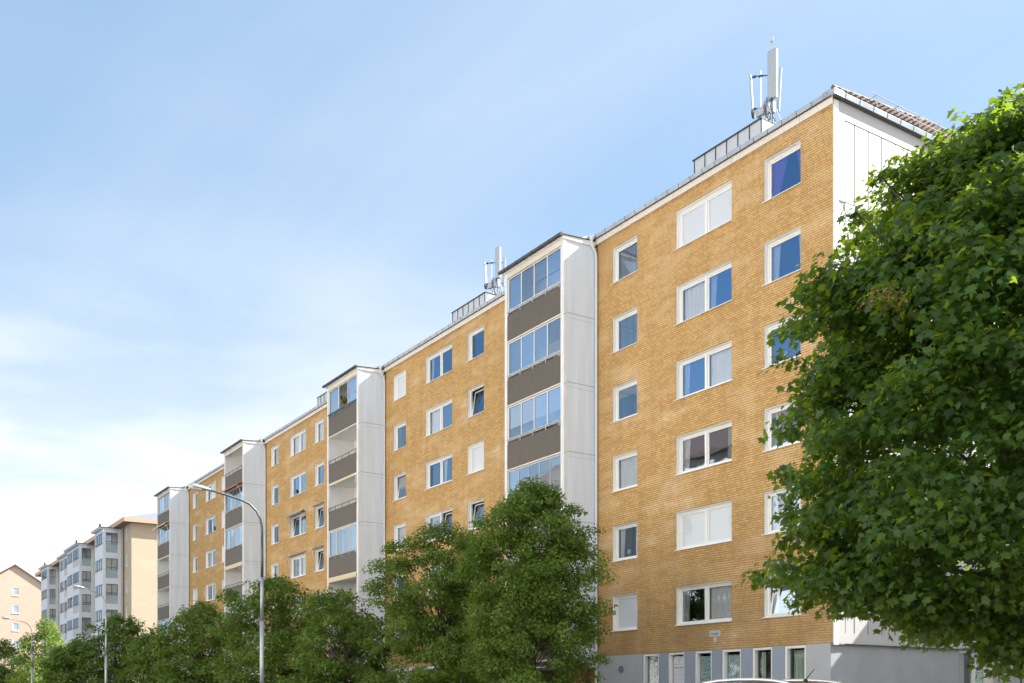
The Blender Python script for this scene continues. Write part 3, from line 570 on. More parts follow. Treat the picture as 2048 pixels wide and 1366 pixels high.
# ---- balcony towers
GL = {0: ['glaz4', 'glaz4', 'glaz4blind', 'glaz5', 'open', 'open'], 1: ['glaz3plant', 'open', 'openroll', 'glaz4', 'openscal', 'openflower'],
      2: ['open', 'glaz5awn', 'glaz4b', 'openscal', 'open', 'open'], 3: ['glaz4', 'glaz4cloth', 'openroll', 'open', 'glaz4b', 'open']}
for k in range(4):
    xw = -12.0 - MOD * k; xR = xw - 0.07; xL = xw - 4.41; yf = -1.65
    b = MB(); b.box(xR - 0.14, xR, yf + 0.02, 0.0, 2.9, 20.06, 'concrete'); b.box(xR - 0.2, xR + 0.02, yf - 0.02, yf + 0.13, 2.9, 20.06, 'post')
    b.box(xL, xL + 0.14, yf + 0.02, 0.0, 2.9, 20.06, 'balc_white'); b.box(xL - 0.02, xL + 0.17, yf - 0.02, yf + 0.13, 2.9, 20.06, 'post')
    for r in range(1, 7):
        z = zs(r) - 1.12; b.box(xR + 0.0005, xR + 0.004, yf + 0.13, -0.01, z, z + 0.014, 'joint'); b.box(xR + 0.0005, xR + 0.003, yf + 0.13, -0.01, z - 0.19, z - 0.183, 'joint_l')
        b.box(xR + 0.0005, xR + 0.025, yf - 0.0195, yf + 0.12, z - 0.09, z - 0.075, 'joint_l')
    tw = b.build('balcony_tower', bld)
    b = MB(); b.box(xL + 0.14, xR - 0.14, -0.02, 0.02, 2.9, 20.06, 'cream')
    for r in range(1, 7):
        z = zs(r)
        b.box(xL + 0.5, xL + 1.45, -0.05, -0.021, z - 1.0, z + 1.15, 'frame'); b.box(xL + 0.6, xL + 1.35, -0.056, -0.051, z - 0.3, z + 1.05, 'room')
    b.build('back_wall', tw)
    b = MB(); b.prism([(xL - 0.10, yf - 0.10, 20.06), (xL - 0.10, yf - 0.10, 20.17), (xL - 0.10, -0.32, 20.26), (xL - 0.10, -0.115, 20.26), (xL - 0.10, -0.115, 20.06)], (xR + 0.06 - xL + 0.10, 0, 0), 'white')
    b.prism([(xL - 0.12, yf - 0.14, 20.175), (xL - 0.12, yf - 0.14, 20.205), (xL - 0.12, -0.31, 20.30), (xL - 0.12, -0.31, 20.27)], (xR + 0.08 - xL + 0.14, 0, 0), 'dark')
    b.prism([(xR + 0.07, -0.85, 20.27), (xR + 0.07, -0.31, 20.49), (xR + 0.07, -0.31, 20.31)], (-0.9, 0, 0), 'metal')
    b.box(xL + 0.15, xR - 0.15, yf - 0.04, yf + 0.08, 19.83, 20.055, 'fascia')
    b.build('tower_roof', tw)
    b = MB(); b.tube([(xL - 0.2, yf - 0.20, 20.17), (xR + 0.12, yf - 0.20, 20.17)], 0.075, 'dark', 8)
    for i in range(8): x = xL + i * 0.6; b.tube([(x, yf - 0.20, 20.17), (x + 0.03, yf - 0.20, 20.17)], 0.085, 'dark', 8)
    b.build('tower_gutter', tw)
    b = MB(); px = xw + 0.03; b.tube([(px, -0.34, 20.44), (px, -0.34, 20.26)], [0.12, 0.075], 'pipe', 10)
    b.tube([(px, -0.34, 20.3), (px, -0.33, 20.15), (px, -0.25, 19.98), (px, -0.12, 19.8), (px, -0.09, 19.6), (px, -0.09, 0.3)], 0.052, 'pipe', 10)
    for i in range(7): z = 18.3 - i * 2.6; b.tube([(px, -0.09, z), (px, -0.09, z + 0.05)], 0.062, 'pipe', 8)
    b.box(xw - 0.03, xw + 0.0, -0.03, -0.002, 3.3, 20.12, 'joint')
    b.build('drainpipe', bld)
    for r in range(6):
        row = 6 - r; z = zs(row); kind = GL[k][r]; top = z + 1.60; a, c = xL + 0.175, xR - 0.205
        b = MB(); b.box(a, c, yf - 0.005, yf + 0.025, z - 1.11, z + 0.0, 'parapet'); b.box(a, c, yf - 0.01, yf + 0.035, z + 0.001, z + 0.02, 'dark')
        ba = b.build('balcony', bld, origin=((a + c) / 2, yf, z - 1.11))
        s = MB(); s.box(xL + 0.141, xR - 0.141, yf + 0.05, -0.021, z - 1.16, z - 1.0, 'balc_white'); s.box(a, c, yf + 0.0, yf + 0.049, z - 1.17, z - 1.112, 'fascia'); s.build('slab', ba)
        rm = 'rail_teal' if 'plant' in kind else ('rail_l' if 'glaz' in kind else 'rail')
        rl = MB(); ht = 0.16 if 'glaz' in kind else 0.20; rr_ = 0.05 if 'plant' in kind else (0.022 if k else 0.028)
        rl.tube([(a - 0.02, yf - 0.03, z + ht), (c + 0.02, yf - 0.03, z + ht)], rr_, rm, 6)
        for i in range(5): x = a + 0.08 + i * (c - a - 0.16) / 4; rl.box(x - 0.02, x + 0.02, yf - 0.04, yf - 0.02, z - 0.05, z + ht, rm)
        rl.build('railing', ba)
        if 'glaz' in kind:
            n = int(kind[4]); fr = MB(); fm = 'rail_l' if n == 5 or kind.endswith('b') else 'frame'; z0, z1 = z + 0.12, top
            yy = yf + 0.04; wm = 0.022 if fm == 'rail_l' else 0.045
            fr.ring(a, c, z0, z1, yy, yy + 0.05, 0.045, fm)
            xs = [a + 0.045 + (c - a - 0.09) * i / n for i in range(n + 1)]
            for x in xs[1:-1]: fr.box(x - wm / 2, x + wm / 2, yy + 0.002, yy + 0.048, z0 + 0.045, z1 - 0.045, fm)
            fr.build('glazing_frame', ba)
            for i in range(n):
                if 'plant' in kind and i == 1: continue
                p = MB(); p.face([(xs[i] + 0.002, yy + 0.025, z0 + 0.045), (xs[i + 1] - 0.002, yy + 0.025, z0 + 0.045), (xs[i + 1] - 0.002, yy + 0.025, z1 - 0.045), (xs[i] + 0.002, yy + 0.025, z1 - 0.045)], 'glass_clear'); p.build('pane', ba)
                if 'blind' in kind or (k in (2, 3) and i in (1, 3) and 'b' in kind):
                    p = MB(); p.box(xs[i] + 0.03, xs[i + 1] - 0.03, yy + 0.065, yy + 0.07, z1 - (0.95 if 'blind' in kind else 0.6), z1 - 0.05, 'blind'); p.build('blind', ba)
        if 'roll' in kind: b = MB(); b.tube([(a, yf + 0.05, top + 0.0), (c, yf + 0.05, top + 0.0)], 0.06, 'awn_y', 8); b.tube([(c - 0.1, yf, top), (c - 0.1, yf - 0.05, top - 0.5)], 0.015, 'frame', 5); b.build('awning', ba)
        if 'scal' in kind:
            b = MB(); b.tube([(a, yf + 0.02, top), (c, yf + 0.02, top)], 0.05, 'awn_y', 8)
            n = 14; st = (c - a) / n
            for i in range(n): b.prism([(a + i * st + st * (j / 6), yf - 0.06, top - 0.02 - (0.16 + 0.06 * math.sin(math.pi * j / 6)) * (1 if j % 7 else 1)) for j in range(7)] + [(a + (i + 1) * st, yf - 0.06, top + 0.02), (a + i * st, yf - 0.06, top + 0.02)], (0, 0.008, 0), 'awn_y')
            b.build('awning', ba)
        if 'awn' in kind or 'cloth' in kind:
            m_ = 'awn_o' if 'awn' in kind else 'awn_y'
            b = MB(); b.prism([(a - 0.1, yf - 0.03, top + 0.16), (a - 0.1, yf - 0.03, top + 0.20), (a - 0.1, yf - 0.5, top - 0.0), (a - 0.1, yf - 0.5, top - 0.10), (a - 0.1, yf - 0.49, top - 0.10), (a - 0.1, yf - 0.49, top - 0.03)], (c - a + 0.2, 0, 0), m_)
            for x in (a - 0.08, c + 0.08): b.tube([(x, yf - 0.48, top - 0.02), (x, yf - 0.03, top - 0.75)], 0.014, 'frame', 5)
            b.build('awning', ba)
    # recessed entrance under the tower
    b = MB(); b.box(xL - 0.3, xw, 0.9, 1.0, 0.2, 3.0, 'brick_dark'); b.box(xL - 0.3, xw + 0.0, -1.67, 1.0, 2.86, 2.899, 'balc_white')
    b.box(xL - 0.3, xL - 0.05, -0.1, 0.9, 0.2, 2.86, 'brick_dark'); b.box(xw - 0.25, xw - 0.02, -0.1, 0.9, 0.2, 2.86, 'brick_dark'); en = b.build('entrance', bld)
    b = MB(); b.box(xw - 1.9, xw - 0.8, 0.84, 0.899, 0.22, 2.4, 'shop_dark'); b.build('door', en)

# ---- ground floor
GW = [(-9.16, -8.21), (-7.70, -6.80), (-6.26, -5.38), (-4.89, -3.96), (-3.45, -2.54), (-2.02, -1.11)]
GS = ['lace', 'poster', 'cream', 'lace', 'clearg', 'sideg']
b = MB(); hl = [(a, c, 0.75, 3.27) for a, c in GW]
wall_holes(b, -12.0, -9.16, 0.1, 3.298, -0.012, [], 'plaster'); wall_holes(b, -1.11, -0.12, 0.1, 3.298, -0.012, [], 'plaster')
for i, (a, c) in enumerate(GW):
    b.face([(a, -0.012, 0.1), (c, -0.012, 0.1), (c, -0.012, 0.75), (a, -0.012, 0.75)], 'plaster')
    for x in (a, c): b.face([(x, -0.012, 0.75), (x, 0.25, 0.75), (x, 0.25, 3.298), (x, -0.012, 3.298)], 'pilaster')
    b.face([(a, -0.012, 0.75), (c, -0.012, 0.75), (c, 0.25, 0.75), (a, 0.25, 0.75)], 'plaster'); b.face([(a, 0.001, 3.298), (c, 0.001, 3.298), (c, 0.25, 3.298), (a, 0.25, 3.298)], 'plaster')
    if i < 5:
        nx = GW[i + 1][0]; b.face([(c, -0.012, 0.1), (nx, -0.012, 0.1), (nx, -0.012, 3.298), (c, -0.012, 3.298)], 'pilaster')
b.build('ground_floor_wall', bld)
b = MB(); b.tube([(-10.45, -0.013, 2.74), (-10.45, -0.05, 2.74)], 0.13, 'rail', 14); b.build('wall_vent', bld)
for i, (a, c) in enumerate(GW):
    m = MB(); m.ring(a + 0.004, c - 0.004, 0.754, 3.29, 0.03, 0.20, 0.085, 'frame', wb=0.1); wn = m.build('shop_window', bld, origin=((a + c) / 2, 0.1, 0.75))
    p = MB(); p.face([(a + 0.087, 0.16, 0.85), (c - 0.087, 0.16, 0.85), (c - 0.087, 0.16, 3.205), (a + 0.087, 0.16, 3.205)], 'glass_low'); p.build('pane', wn)
    if GS[i] == 'lace':
        p = MB(); p.box(a + 0.11, c - 0.11, 0.205, 0.21, 0.85, 3.1, 'lace'); p.build('lace_curtain', wn)
    elif GS[i] == 'poster':
        p = MB(); p.box(a + 0.14, c - 0.14, 0.150, 0.154, 1.98, 3.12, 'poster'); p.build('poster', wn)
        xm = (a + c) / 2; p = MB()
        p.prism([(xm - 0.07, 0.148, 2.92), (xm - 0.02, 0.148, 2.93), (xm + 0.06, 0.148, 3.06), (xm + 0.03, 0.148, 3.04)], (0, 0.0015, 0), 'ink_l')
        for z, hgt, mm_ in ((2.845, 0.012, 'ink_l'), (2.60, 0.010, 'ink_l'), (2.48, 0.008, 'ink_l'), (2.42, 0.007, 'ink_l'), (2.34, 0.007, 'ink_l'), (2.27, 0.007, 'ink_l')):
            p.box(a + 0.17, c - 0.17 - 0.05 * random.random(), 0.148, 0.1495, z, z + hgt, mm_)
        for j in range(4): p.box(a + 0.19 + j * 0.15, a + 0.29 + j * 0.15, 0.148, 0.1495, 2.70, 2.735, 'ink')
        random.seed(3)
        for j in range(16): x = a + 0.16 + j * 0.037; z = 2.04 + random.random() * 0.05; p.prism([(x, 0.148, z), (x + 0.03, 0.148, z), (x + 0.045 * random.random() + 0.01, 0.148, z + 0.05 + 0.09 * random.random())], (0, 0.0015, 0), random.choice(['ink_red', 'ink']))
        p.build('print', wn)
        p = MB(); p.box(a + 0.1, c - 0.1, 0.23, 0.24, 0.85, 3.15, 'blind'); p.build('blind', wn)
    elif GS[i] == 'cream':
        p = MB(); p.box(a + 0.11, c - 0.11, 0.205, 0.21, 0.85, 2.1, 'awn_y'); p.box(a + 0.11, c - 0.11, 0.205, 0.21, 2.11, 3.1, 'lace'); p.build('blind', wn)
    elif GS[i] == 'sideg':
        p = MB(); wavy(p, a + 0.1, c - 0.1, 0.85, 3.15, 0.34, 'curtain_green'); p.build('curtain', wn)
    else:
        p = MB(); wavy(p, a + 0.1, a + 0.3, 0.85, 3.15, 0.34, 'curtain_green'); p.build('curtain', wn)
for k in range(1, 4):
    W0 = -12.0 - MOD * k; xr = W0 + MOD - 4.7
    b = MB(); hl = [(W0 + 2.0 + i * 2.4, W0 + 3.4 + i * 2.4, 1.2, 2.7) for i in range(5)]
    wall_holes(b, W0, xr, 0.1, 3.298, -0.012, hl, 'plaster_w', rev=0.2); b.build('ground_floor_wall', bld)
    for h in hl: window((h[0] + h[1]) / 2, 1, h[1] - h[0], 'sheer', zb=1.2, h=1.5, y=-0.012)
# end-wall base
b = MB(); b.box(-0.22, -0.12, 0.0, 6.68, 0.1, 3.299, 'plaster_g'); b.box(-0.22, -0.10, 8.30, 8.699, 0.1, 3.335, 'cream'); b.box(-0.22, -0.10, 6.685, 8.30, 3.16, 3.335, 'cream'); b.build('end_base', bld)
b = MB()
b.box(-0.20, -0.12, 6.70, 6.98, 0.1, 3.16, 'plaster_g')
b.box(-0.18, -0.10, 7.42, 7.62, 0.1, 3.158, 'frame'); b.box(-0.18, -0.10, 8.14, 8.298, 0.1, 3.158, 'frame'); b.box(-0.18, -0.11, 6.985, 7.05, 0.1, 3.158, 'rail'); b.box(-0.18, -0.10, 7.62, 8.14, 3.08, 3.157, 'frame')
dr = b.build('glazed_door', bld)
b = MB(); b.box(-0.15, -0.14, 7.05, 7.42, 0.1, 3.15, 'glass_low'); b.box(-0.15, -0.14, 7.62, 8.14, 0.1, 3.07, 'glass_low'); b.build('pane', dr)
b = MB(); b.box(-0.136, -0.132, 7.66, 8.08, 2.45, 3.04, 'poster'); b.box(-0.136, -0.132, 7.66, 8.08, 1.98, 2.449, 'poster_green'); po = b.build('poster', dr)
b = MB(); cx_, cz_ = 7.78, 2.87
b.prism([(-0.131, cx_ + 0.09 * math.cos(q * math.pi / 6), cz_ + 0.11 * math.sin(q * math.pi / 6)) for q in range(12)], (0.001, 0, 0), 'leafink')
b.box(-0.131, -0.130, 7.772, 7.79, 2.66, 2.77, 'ink'); b.prism([(-0.131, 7.78 + 0.045 * math.cos(q * math.pi / 5), 2.66 + 0.03 * math.sin(q * math.pi / 5)) for q in range(10)], (0.001, 0, 0), 'ink')
b.box(-0.131, -0.130, 7.82, 8.05, 2.735, 2.752, 'ink'); b.box(-0.131, -0.130, 7.70, 8.05, 2.60, 2.606, 'ink_l')
random.seed(11)
for j in range(18): y = 7.67 + j * 0.0225; b.box(-0.131, -0.130, y, y + 0.014, 2.46, 2.49 + 0.06 * random.random(), random.choice(['ink', 'ink_red', 'ink_l']))
for z, wd in ((2.38, 0.30), (2.28, 0.34), (2.19, 0.26)): b.box(-0.131, -0.130, 7.87 - wd / 2, 7.87 + wd / 2, z, z + 0.02, 'leafink')
b.build('print', dr)
b = MB(); b.face([(-0.9, 6.7, 0.1), (-0.9, 8.6, 0.1), (-0.9, 8.6, 3.2), (-0.9, 6.7, 3.2)], 'room'); b.build('interior', dr)

# ---- side wing behind the maple
wing = thing('wing_building', 'grey rendered low wing with pale corrugated upper floors joined to the end wall', 'building', (12, 12, 0.1))
b = MB(); wall_holes(b, -0.3, 24, 0.1, 3.34, 8.70, [(0.93 + 0.16, 1.44 + 0.16, 1.75, 3.05)], 'plaster_g', rev=0.15); b.face([(24, 8.7, 0.1), (24, 20, 0.1), (24, 20, 10.1), (24, 8.7, 10.1)], 'plaster_g')
b.face([(0.002, 20, 0.1), (24, 20, 0.1), (24, 20, 10.1), (0.002, 20, 10.1)], 'plaster_g'); b.build('wall', wing)
b = MB(); b.box(0.003, 24, 8.62, 8.69, 3.35, 10.0, 'corr_wx'); b.box(0.003, 24.1, 8.58, 8.62, 3.33, 3.62, 'white'); b.box(0.003, 24.2, 8.5, 20.1, 10.1, 10.25, 'slate')
for i in range(12): b.box(0.35 + i * 2, 0.42 + i * 2, 8.6, 8.619, 3.63, 9.9, 'soffit')
b.build('cladding', wing)
b = MB(); b.box(0.50, 0.78, 8.66, 8.70, 2.92, 3.16, 'joint_l'); b.box(0.52, 0.76, 8.655, 8.66, 2.94, 3.14, 'soffit'); b.build('wall_vent', wing)
b = MB(); b.ring(1.094, 1.596, 1.754, 3.046, 8.74, 8.80, 0.05, 'frame'); ww = b.build('window', wing)
b = MB()
for i in range(22): b.box(1.145, 1.545, 8.76, 8.775, 1.82 + i * 0.052, 1.85 + i * 0.052, 'awn_g')
b.box(1.145, 1.545, 8.80, 8.81, 1.8, 3.0, 'room'); b.build('blind', ww)
b = MB(); b.box(1.04, 1.65, 8.64, 8.735, 1.72, 1.75, 'frame'); b.build('sill', ww)
# black gate posts at the right edge
fn = thing('metal_fence', 'black metal fence with upright posts at the right edge below the maple', 'fence', (6.5, -0.5, 0.2))
def atpx(px, py, Z):
    a = (px - 1024) / 2067; bb = (1401 - py) / 2067; c_, s_ = math.cos(TH), math.sin(TH)
    return (CAM.x + Z * (-c_ + s_ * a), CAM.y + Z * (s_ + c_ * a), 1.5 + Z * bb)
p0 = Vector(atpx(2042, 1331, 30)); dxf = Vector((1, 0.05, 0)).normalized(); pf = MB()
for i in range(10):
    q = p0 + dxf * (0.165 * i); pf.box(q.x - 0.018, q.x + 0.018, q.y - 0.018, q.y + 0.018, 0.2, p0.z, 'black')
pf.build('post', fn)
b = MB(); e = p0 + dxf * 1.5
for z in (p0.z - 0.18, 0.5): b.tube([(p0.x, p0.y, z), (e.x, e.y, z)], 0.022, 'black', 6)
b.build('rail', fn)

# ---- signs on the brick wall
sg = thing('street_sign', 'small grey street name plate fixed on the brick under the wide window', 'sign', (-5.21, -0.02, 3.87))
b = MB(); b.box(-5.45, -4.97, -0.03, -0.012, 3.78, 3.97, 'plate'); b.ring(-5.46, -4.96, 3.775, 3.975, -0.034, -0.003, 0.012, 'plate_w'); b.build('plate', sg)
text_mesh('lettering', 'Storgatan', 0.11, 'ink', (-5.21, -0.031, 3.868), (R(90), 0, 0), sg, width=0.38)
sg = thing('house_number_sign', 'white house number plate reading 2 below the street name plate', 'sign', (-5.21, -0.02, 3.68))
b = MB(); b.box(-5.275, -5.145, -0.03, -0.003, 3.58, 3.755, 'plate_w'); b.build('plate', sg)
text_mesh('lettering', '2', 0.17, 'ink', (-5.21, -0.031, 3.668), (R(90), 0, 0), sg)

# ------------------------------------------------------------------ antennas
def antenna(x, y, z, label, s=1.0, main=0.0, mast=True):
    t = thing('cell_antenna', label, 'antenna', (x, y, z), 'antenna masts on the roof housings')
    b = MB(); b.tube([(x, y, z), (x, y, z + (3.3 if mast else 1.2) * s)], 0.032, 'rail_l', 8)
    b.tube([(x + 0.02, y, z + 0.9 * s), (x + 0.72, y - 0.25, z - 0.35)], 0.022, 'rail_l', 6)
    b.tube([(x + 0.02, y, z + 0.9 * s), (x - 0.6, y + 0.6, z)], 0.022, 'rail_l', 6)
    if mast:
        b.tube([(x - 0.03, y, z + 3.2), (x - 0.09, y, z + 3.28)], 0.02, 'cable', 6); b.tube([(x + 0.03, y, z + 2.95), (x + 0.03, y, z + 3.28)], 0.012, 'cable', 6)
    b.build('mast', t)
    def panel(ax, ay, w_, z0, z1, ang, lean=0.0, d=0.09, m='ant'):
        pm = MB(); ca, sa = math.cos(ang), math.sin(ang); pr = []
        for q in range(7): u = -1 + q / 3; pr.append((u * w_ / 2, -d * (0.35 + 0.65 * math.sqrt(max(0, 1 - u * u)))))
        pr += [(w_ / 2, d * 0.6), (-w_ / 2, d * 0.6)]
        base = [(ax + px_ * ca - py_ * sa, ay + px_ * sa + py_ * ca, z0) for px_, py_ in pr]
        off = (math.sin(ang) * lean, -math.cos(ang) * lean, z1 - z0)
        pm.prism(base, off, m); return pm.build('antenna_panel', t)
    def off(d, f=0.0): return x + 0.72 * d + 0.69 * f, y + 0.69 * d - 0.72 * f
    ax, ay = off(-0.02, 0.28); panel(ax, ay, 0.40, z + 0.85 * s, z + 2.62 * s, main, 0.0, 0.11)
    ax, ay = off(-0.74); panel(ax, ay, 0.13, z + 0.55 * s, z + 2.02 * s, main - R(75), 0.10, 0.05)
    ax, ay = off(0.20, -0.1); panel(ax, ay, 0.13, z + 0.55 * s, z + 2.12 * s, main + R(80), 0.12, 0.06)
    b = MB()
    for zz in (1.0, 2.4): b.tube([(x, y, z + zz * s), (*off(-0.02, 0.2), z + zz * s)], 0.03, 'cable', 6)
    for zz in (0.7, 1.9):
        b.tube([(x, y, z + zz * s), (*off(-0.70), z + zz * s + 0.03)], 0.022, 'cable', 6); b.tube([(x, y, z + zz * s), (*off(0.19, -0.1), z + zz * s)], 0.022, 'cable', 6)
    b.build('bracket', t)
    for d in (-0.70, -0.45):
        for zz in (0.7, 1.9): c_ = Vector((*off(d), z + zz * s)); b = MB(); b.tube([c_ - Vector((0.05, 0.05, 0)), c_ + Vector((0.05, 0.05, 0.03))], 0.045, 'cable', 6); b.build('clamp', t)
    b = MB(); b.tube([(*off(-0.45), z + 0.45), (*off(-0.45), z + 2.1 * s)], 0.03, 'rail_l', 6); b.build('side_pole', t)
    b = MB(); bx0, by0 = off(-0.62, 0.15); b.box(bx0, bx0 + 0.34, by0, by0 + 0.16, z + 0.33, z + 0.63, 'ant_box'); b.box(x + 0.02, x + 0.14, y - 0.42, y - 0.3, z + 0.30, z + 0.72, 'ant_box'); b.box(x + 0.22, x + 0.34, y - 0.32, y - 0.2, z + 0.3, z + 0.7, 'ant_box'); b.build('radio_unit', t)
    b = MB(); bx0, by0 = off(-0.74, 0.1); b.tube([(bx0 - 0.03, by0, z + 0.5), (bx0 + 0.03, by0 + 0.03, z + 0.5)], 0.16, 'cable', 12); b.build('dish', t)
    b = MB(); random.seed(5)
    for i in range(16):
        ax = x + random.uniform(-0.18, 0.32); ay = y - random.uniform(0.1, 0.5)
        b.tube([(ax, ay, z + 0.85 * s), (ax + random.uniform(-0.12, 0.12), ay - 0.05, z + 0.55), (ax + random.uniform(-0.15, 0.15), ay + 0.03, z + 0.25), (ax + random.uniform(-0.1, 0.1), ay + 0.1, z + 0.0)], 0.013, random.choice(['cable', 'cable', 'rail_l']), 5)
    b.tube([(x - 0.6, y - 0.42, z + 0.35), (x - 0.55, y - 0.42, z + 0.12), (x - 0.2, y - 0.4, z + 0.05), (x, y - 0.3, z + 0.15)], 0.014, 'cable', 5)
    b.build('cable', t)
antenna(-6.04, 3.81, 23.42, 'tall three-panel mobile antenna mast on the white housing near the roof corner', 1.03, R(8))
antenna(-25.62, 3.9, 23.42, 'smaller antenna mast with wide pale panel behind the nearest balcony tower roof', 0.93, R(5), mast=False)

# ------------------------------------------------------------------ street lamps
def lamp(px, Z, htop, arm, label):
    x, y, _ = atpx(px, 1401, Z); t = thing('street_lamp', label, 'street lamp', (x, y, 0.2), 'street lamps along the kerb')
    b = MB(); b.tube([(x, y, 0.2), (x, y, 1.2)], 0.095, 'pole', 12); b.tube([(x, y, 1.2), (x, y, 4.1)], 0.072, 'pole', 12); b.tube([(x, y, 4.1), (x, y, htop * 0.66)], [0.060, 0.054], 'pole', 12); b.build('pole', t, smooth=True)
    zz = htop - 1.62; arm_pts = [(0.0, 0.0), (0.0, 0.25), (0.012, 0.42), (0.06, 0.66), (0.19, 0.92), (0.42, 1.13), (0.75, 1.24), (1.11, 1.32), (1.48, 1.39), (1.9, 1.47)]
    b = MB(); b.tube([(x, y, htop * 0.66), (x, y, zz + 0.1)], [0.05, 0.044], 'pole_d' if Z < 50 else 'pole', 10); pts = []; rad = []
    for i, (h_, v_) in enumerate(arm_pts): pts.append((x, y - h_ * arm / 2.6 - h_ * 0.0, zz + v_)); rad.append(0.044 - 0.0014 * i)
    am = 'pole_d' if Z < 50 else 'pole'
    b.tube(pts, rad if Z < 50 else [q * 0.8 for q in rad], am, 10); b.build('arm', t, smooth=True)
    e = pts[-1]; b = MB(); d = Vector((0, -1, 0.10)).normalized()
    P_ = [Vector(e) + d * q for q in (-0.25, -0.12, 0.05, 0.32, 0.46)]
    b.tube(P_, [0.04, 0.055, 0.085, 0.095, 0.04], 'pole', 10); hd = b.build('lamp_head', t, smooth=True)
    b = MB(); b.tube([p_ + Vector((0, 0, -0.04)) for p_ in P_[2:]], [0.065, 0.08, 0.03], 'lens', 10); b.build('lens', hd, smooth=True)
lamp(524, 34, 8.42, 2.65, 'nearest tall galvanised street lamp with dark curved arm in front of the brick block')
lamp(212, 60, 8.15, 1.95, 'middle street lamp standing in front of the glazed white balconies')
lamp(64, 80, 7.95, 2.3, 'farthest and smallest street lamp in front of the gabled pink house')

# ------------------------------------------------------------------ far building with glazed balconies
fb = thing('balcony_building', 'pale brick apartment block with white glazed balcony bays beyond the yellow block', 'building', (-92, 0, 0))
X2, X2e = -92.15, -150.0
b = MB(); hl = [(-94.7, -93.75, 18.75 - 2.8 * i, 20.0 - 2.8 * i) for i in range(6)]
wall_holes(b, X2e, X2, 0.1, 20.35, 0.0, hl, 'brick_pale', rev=0.15); b.face([(X2, 0, 0.1), (X2, 14, 0.1), (X2, 14, 20.35), (X2, 0, 20.35)], 'brick_pale'); b.build('wall', fb)
for h in hl:
    m = MB(); m.ring(h[0] + .003, h[1] - .003, h[2] + .003, h[3] - .003, 0.03, 0.12, 0.09, 'frame'); wn = m.build('window', fb)
    p = MB(); p.face([(h[0] + 0.09, 0.1, h[2] + 0.09), (h[1] - 0.09, 0.1, h[2] + 0.09), (h[1] - 0.09, 0.1, h[3] - 0.09), (h[0] + 0.09, 0.1, h[3] - 0.09)], 'frost'); p.build('pane', wn)
b = MB(); ex = X2 + 0.62
b.box(X2e, ex, -0.9, 15, 20.36, 20.42, 'soffit'); b.box(X2e, ex + 0.02, -0.93, -0.9, 20.34, 20.80, 'eave'); b.box(ex, ex + 0.03, -0.9, 15, 20.34, 20.80, 'eave'); b.build('eaves', fb)
b = MB(); b.face([(X2e, -0.85, 20.8), (ex - 0.05, -0.85, 20.8), (ex - 6, 7, 23.3), (X2e, 7, 23.3)], 'slate'); b.face([(ex - 0.05, -0.85, 20.8), (ex - 0.05, 15, 20.8), (ex - 6, 7, 23.3)], 'slate'); b.build('roof', fb)
b = MB(); b.tube([(-95.4, -0.1, 20.3), (-95.4, -0.1, 0.3)], 0.07, 'soffit', 6); b.build('drainpipe', fb)
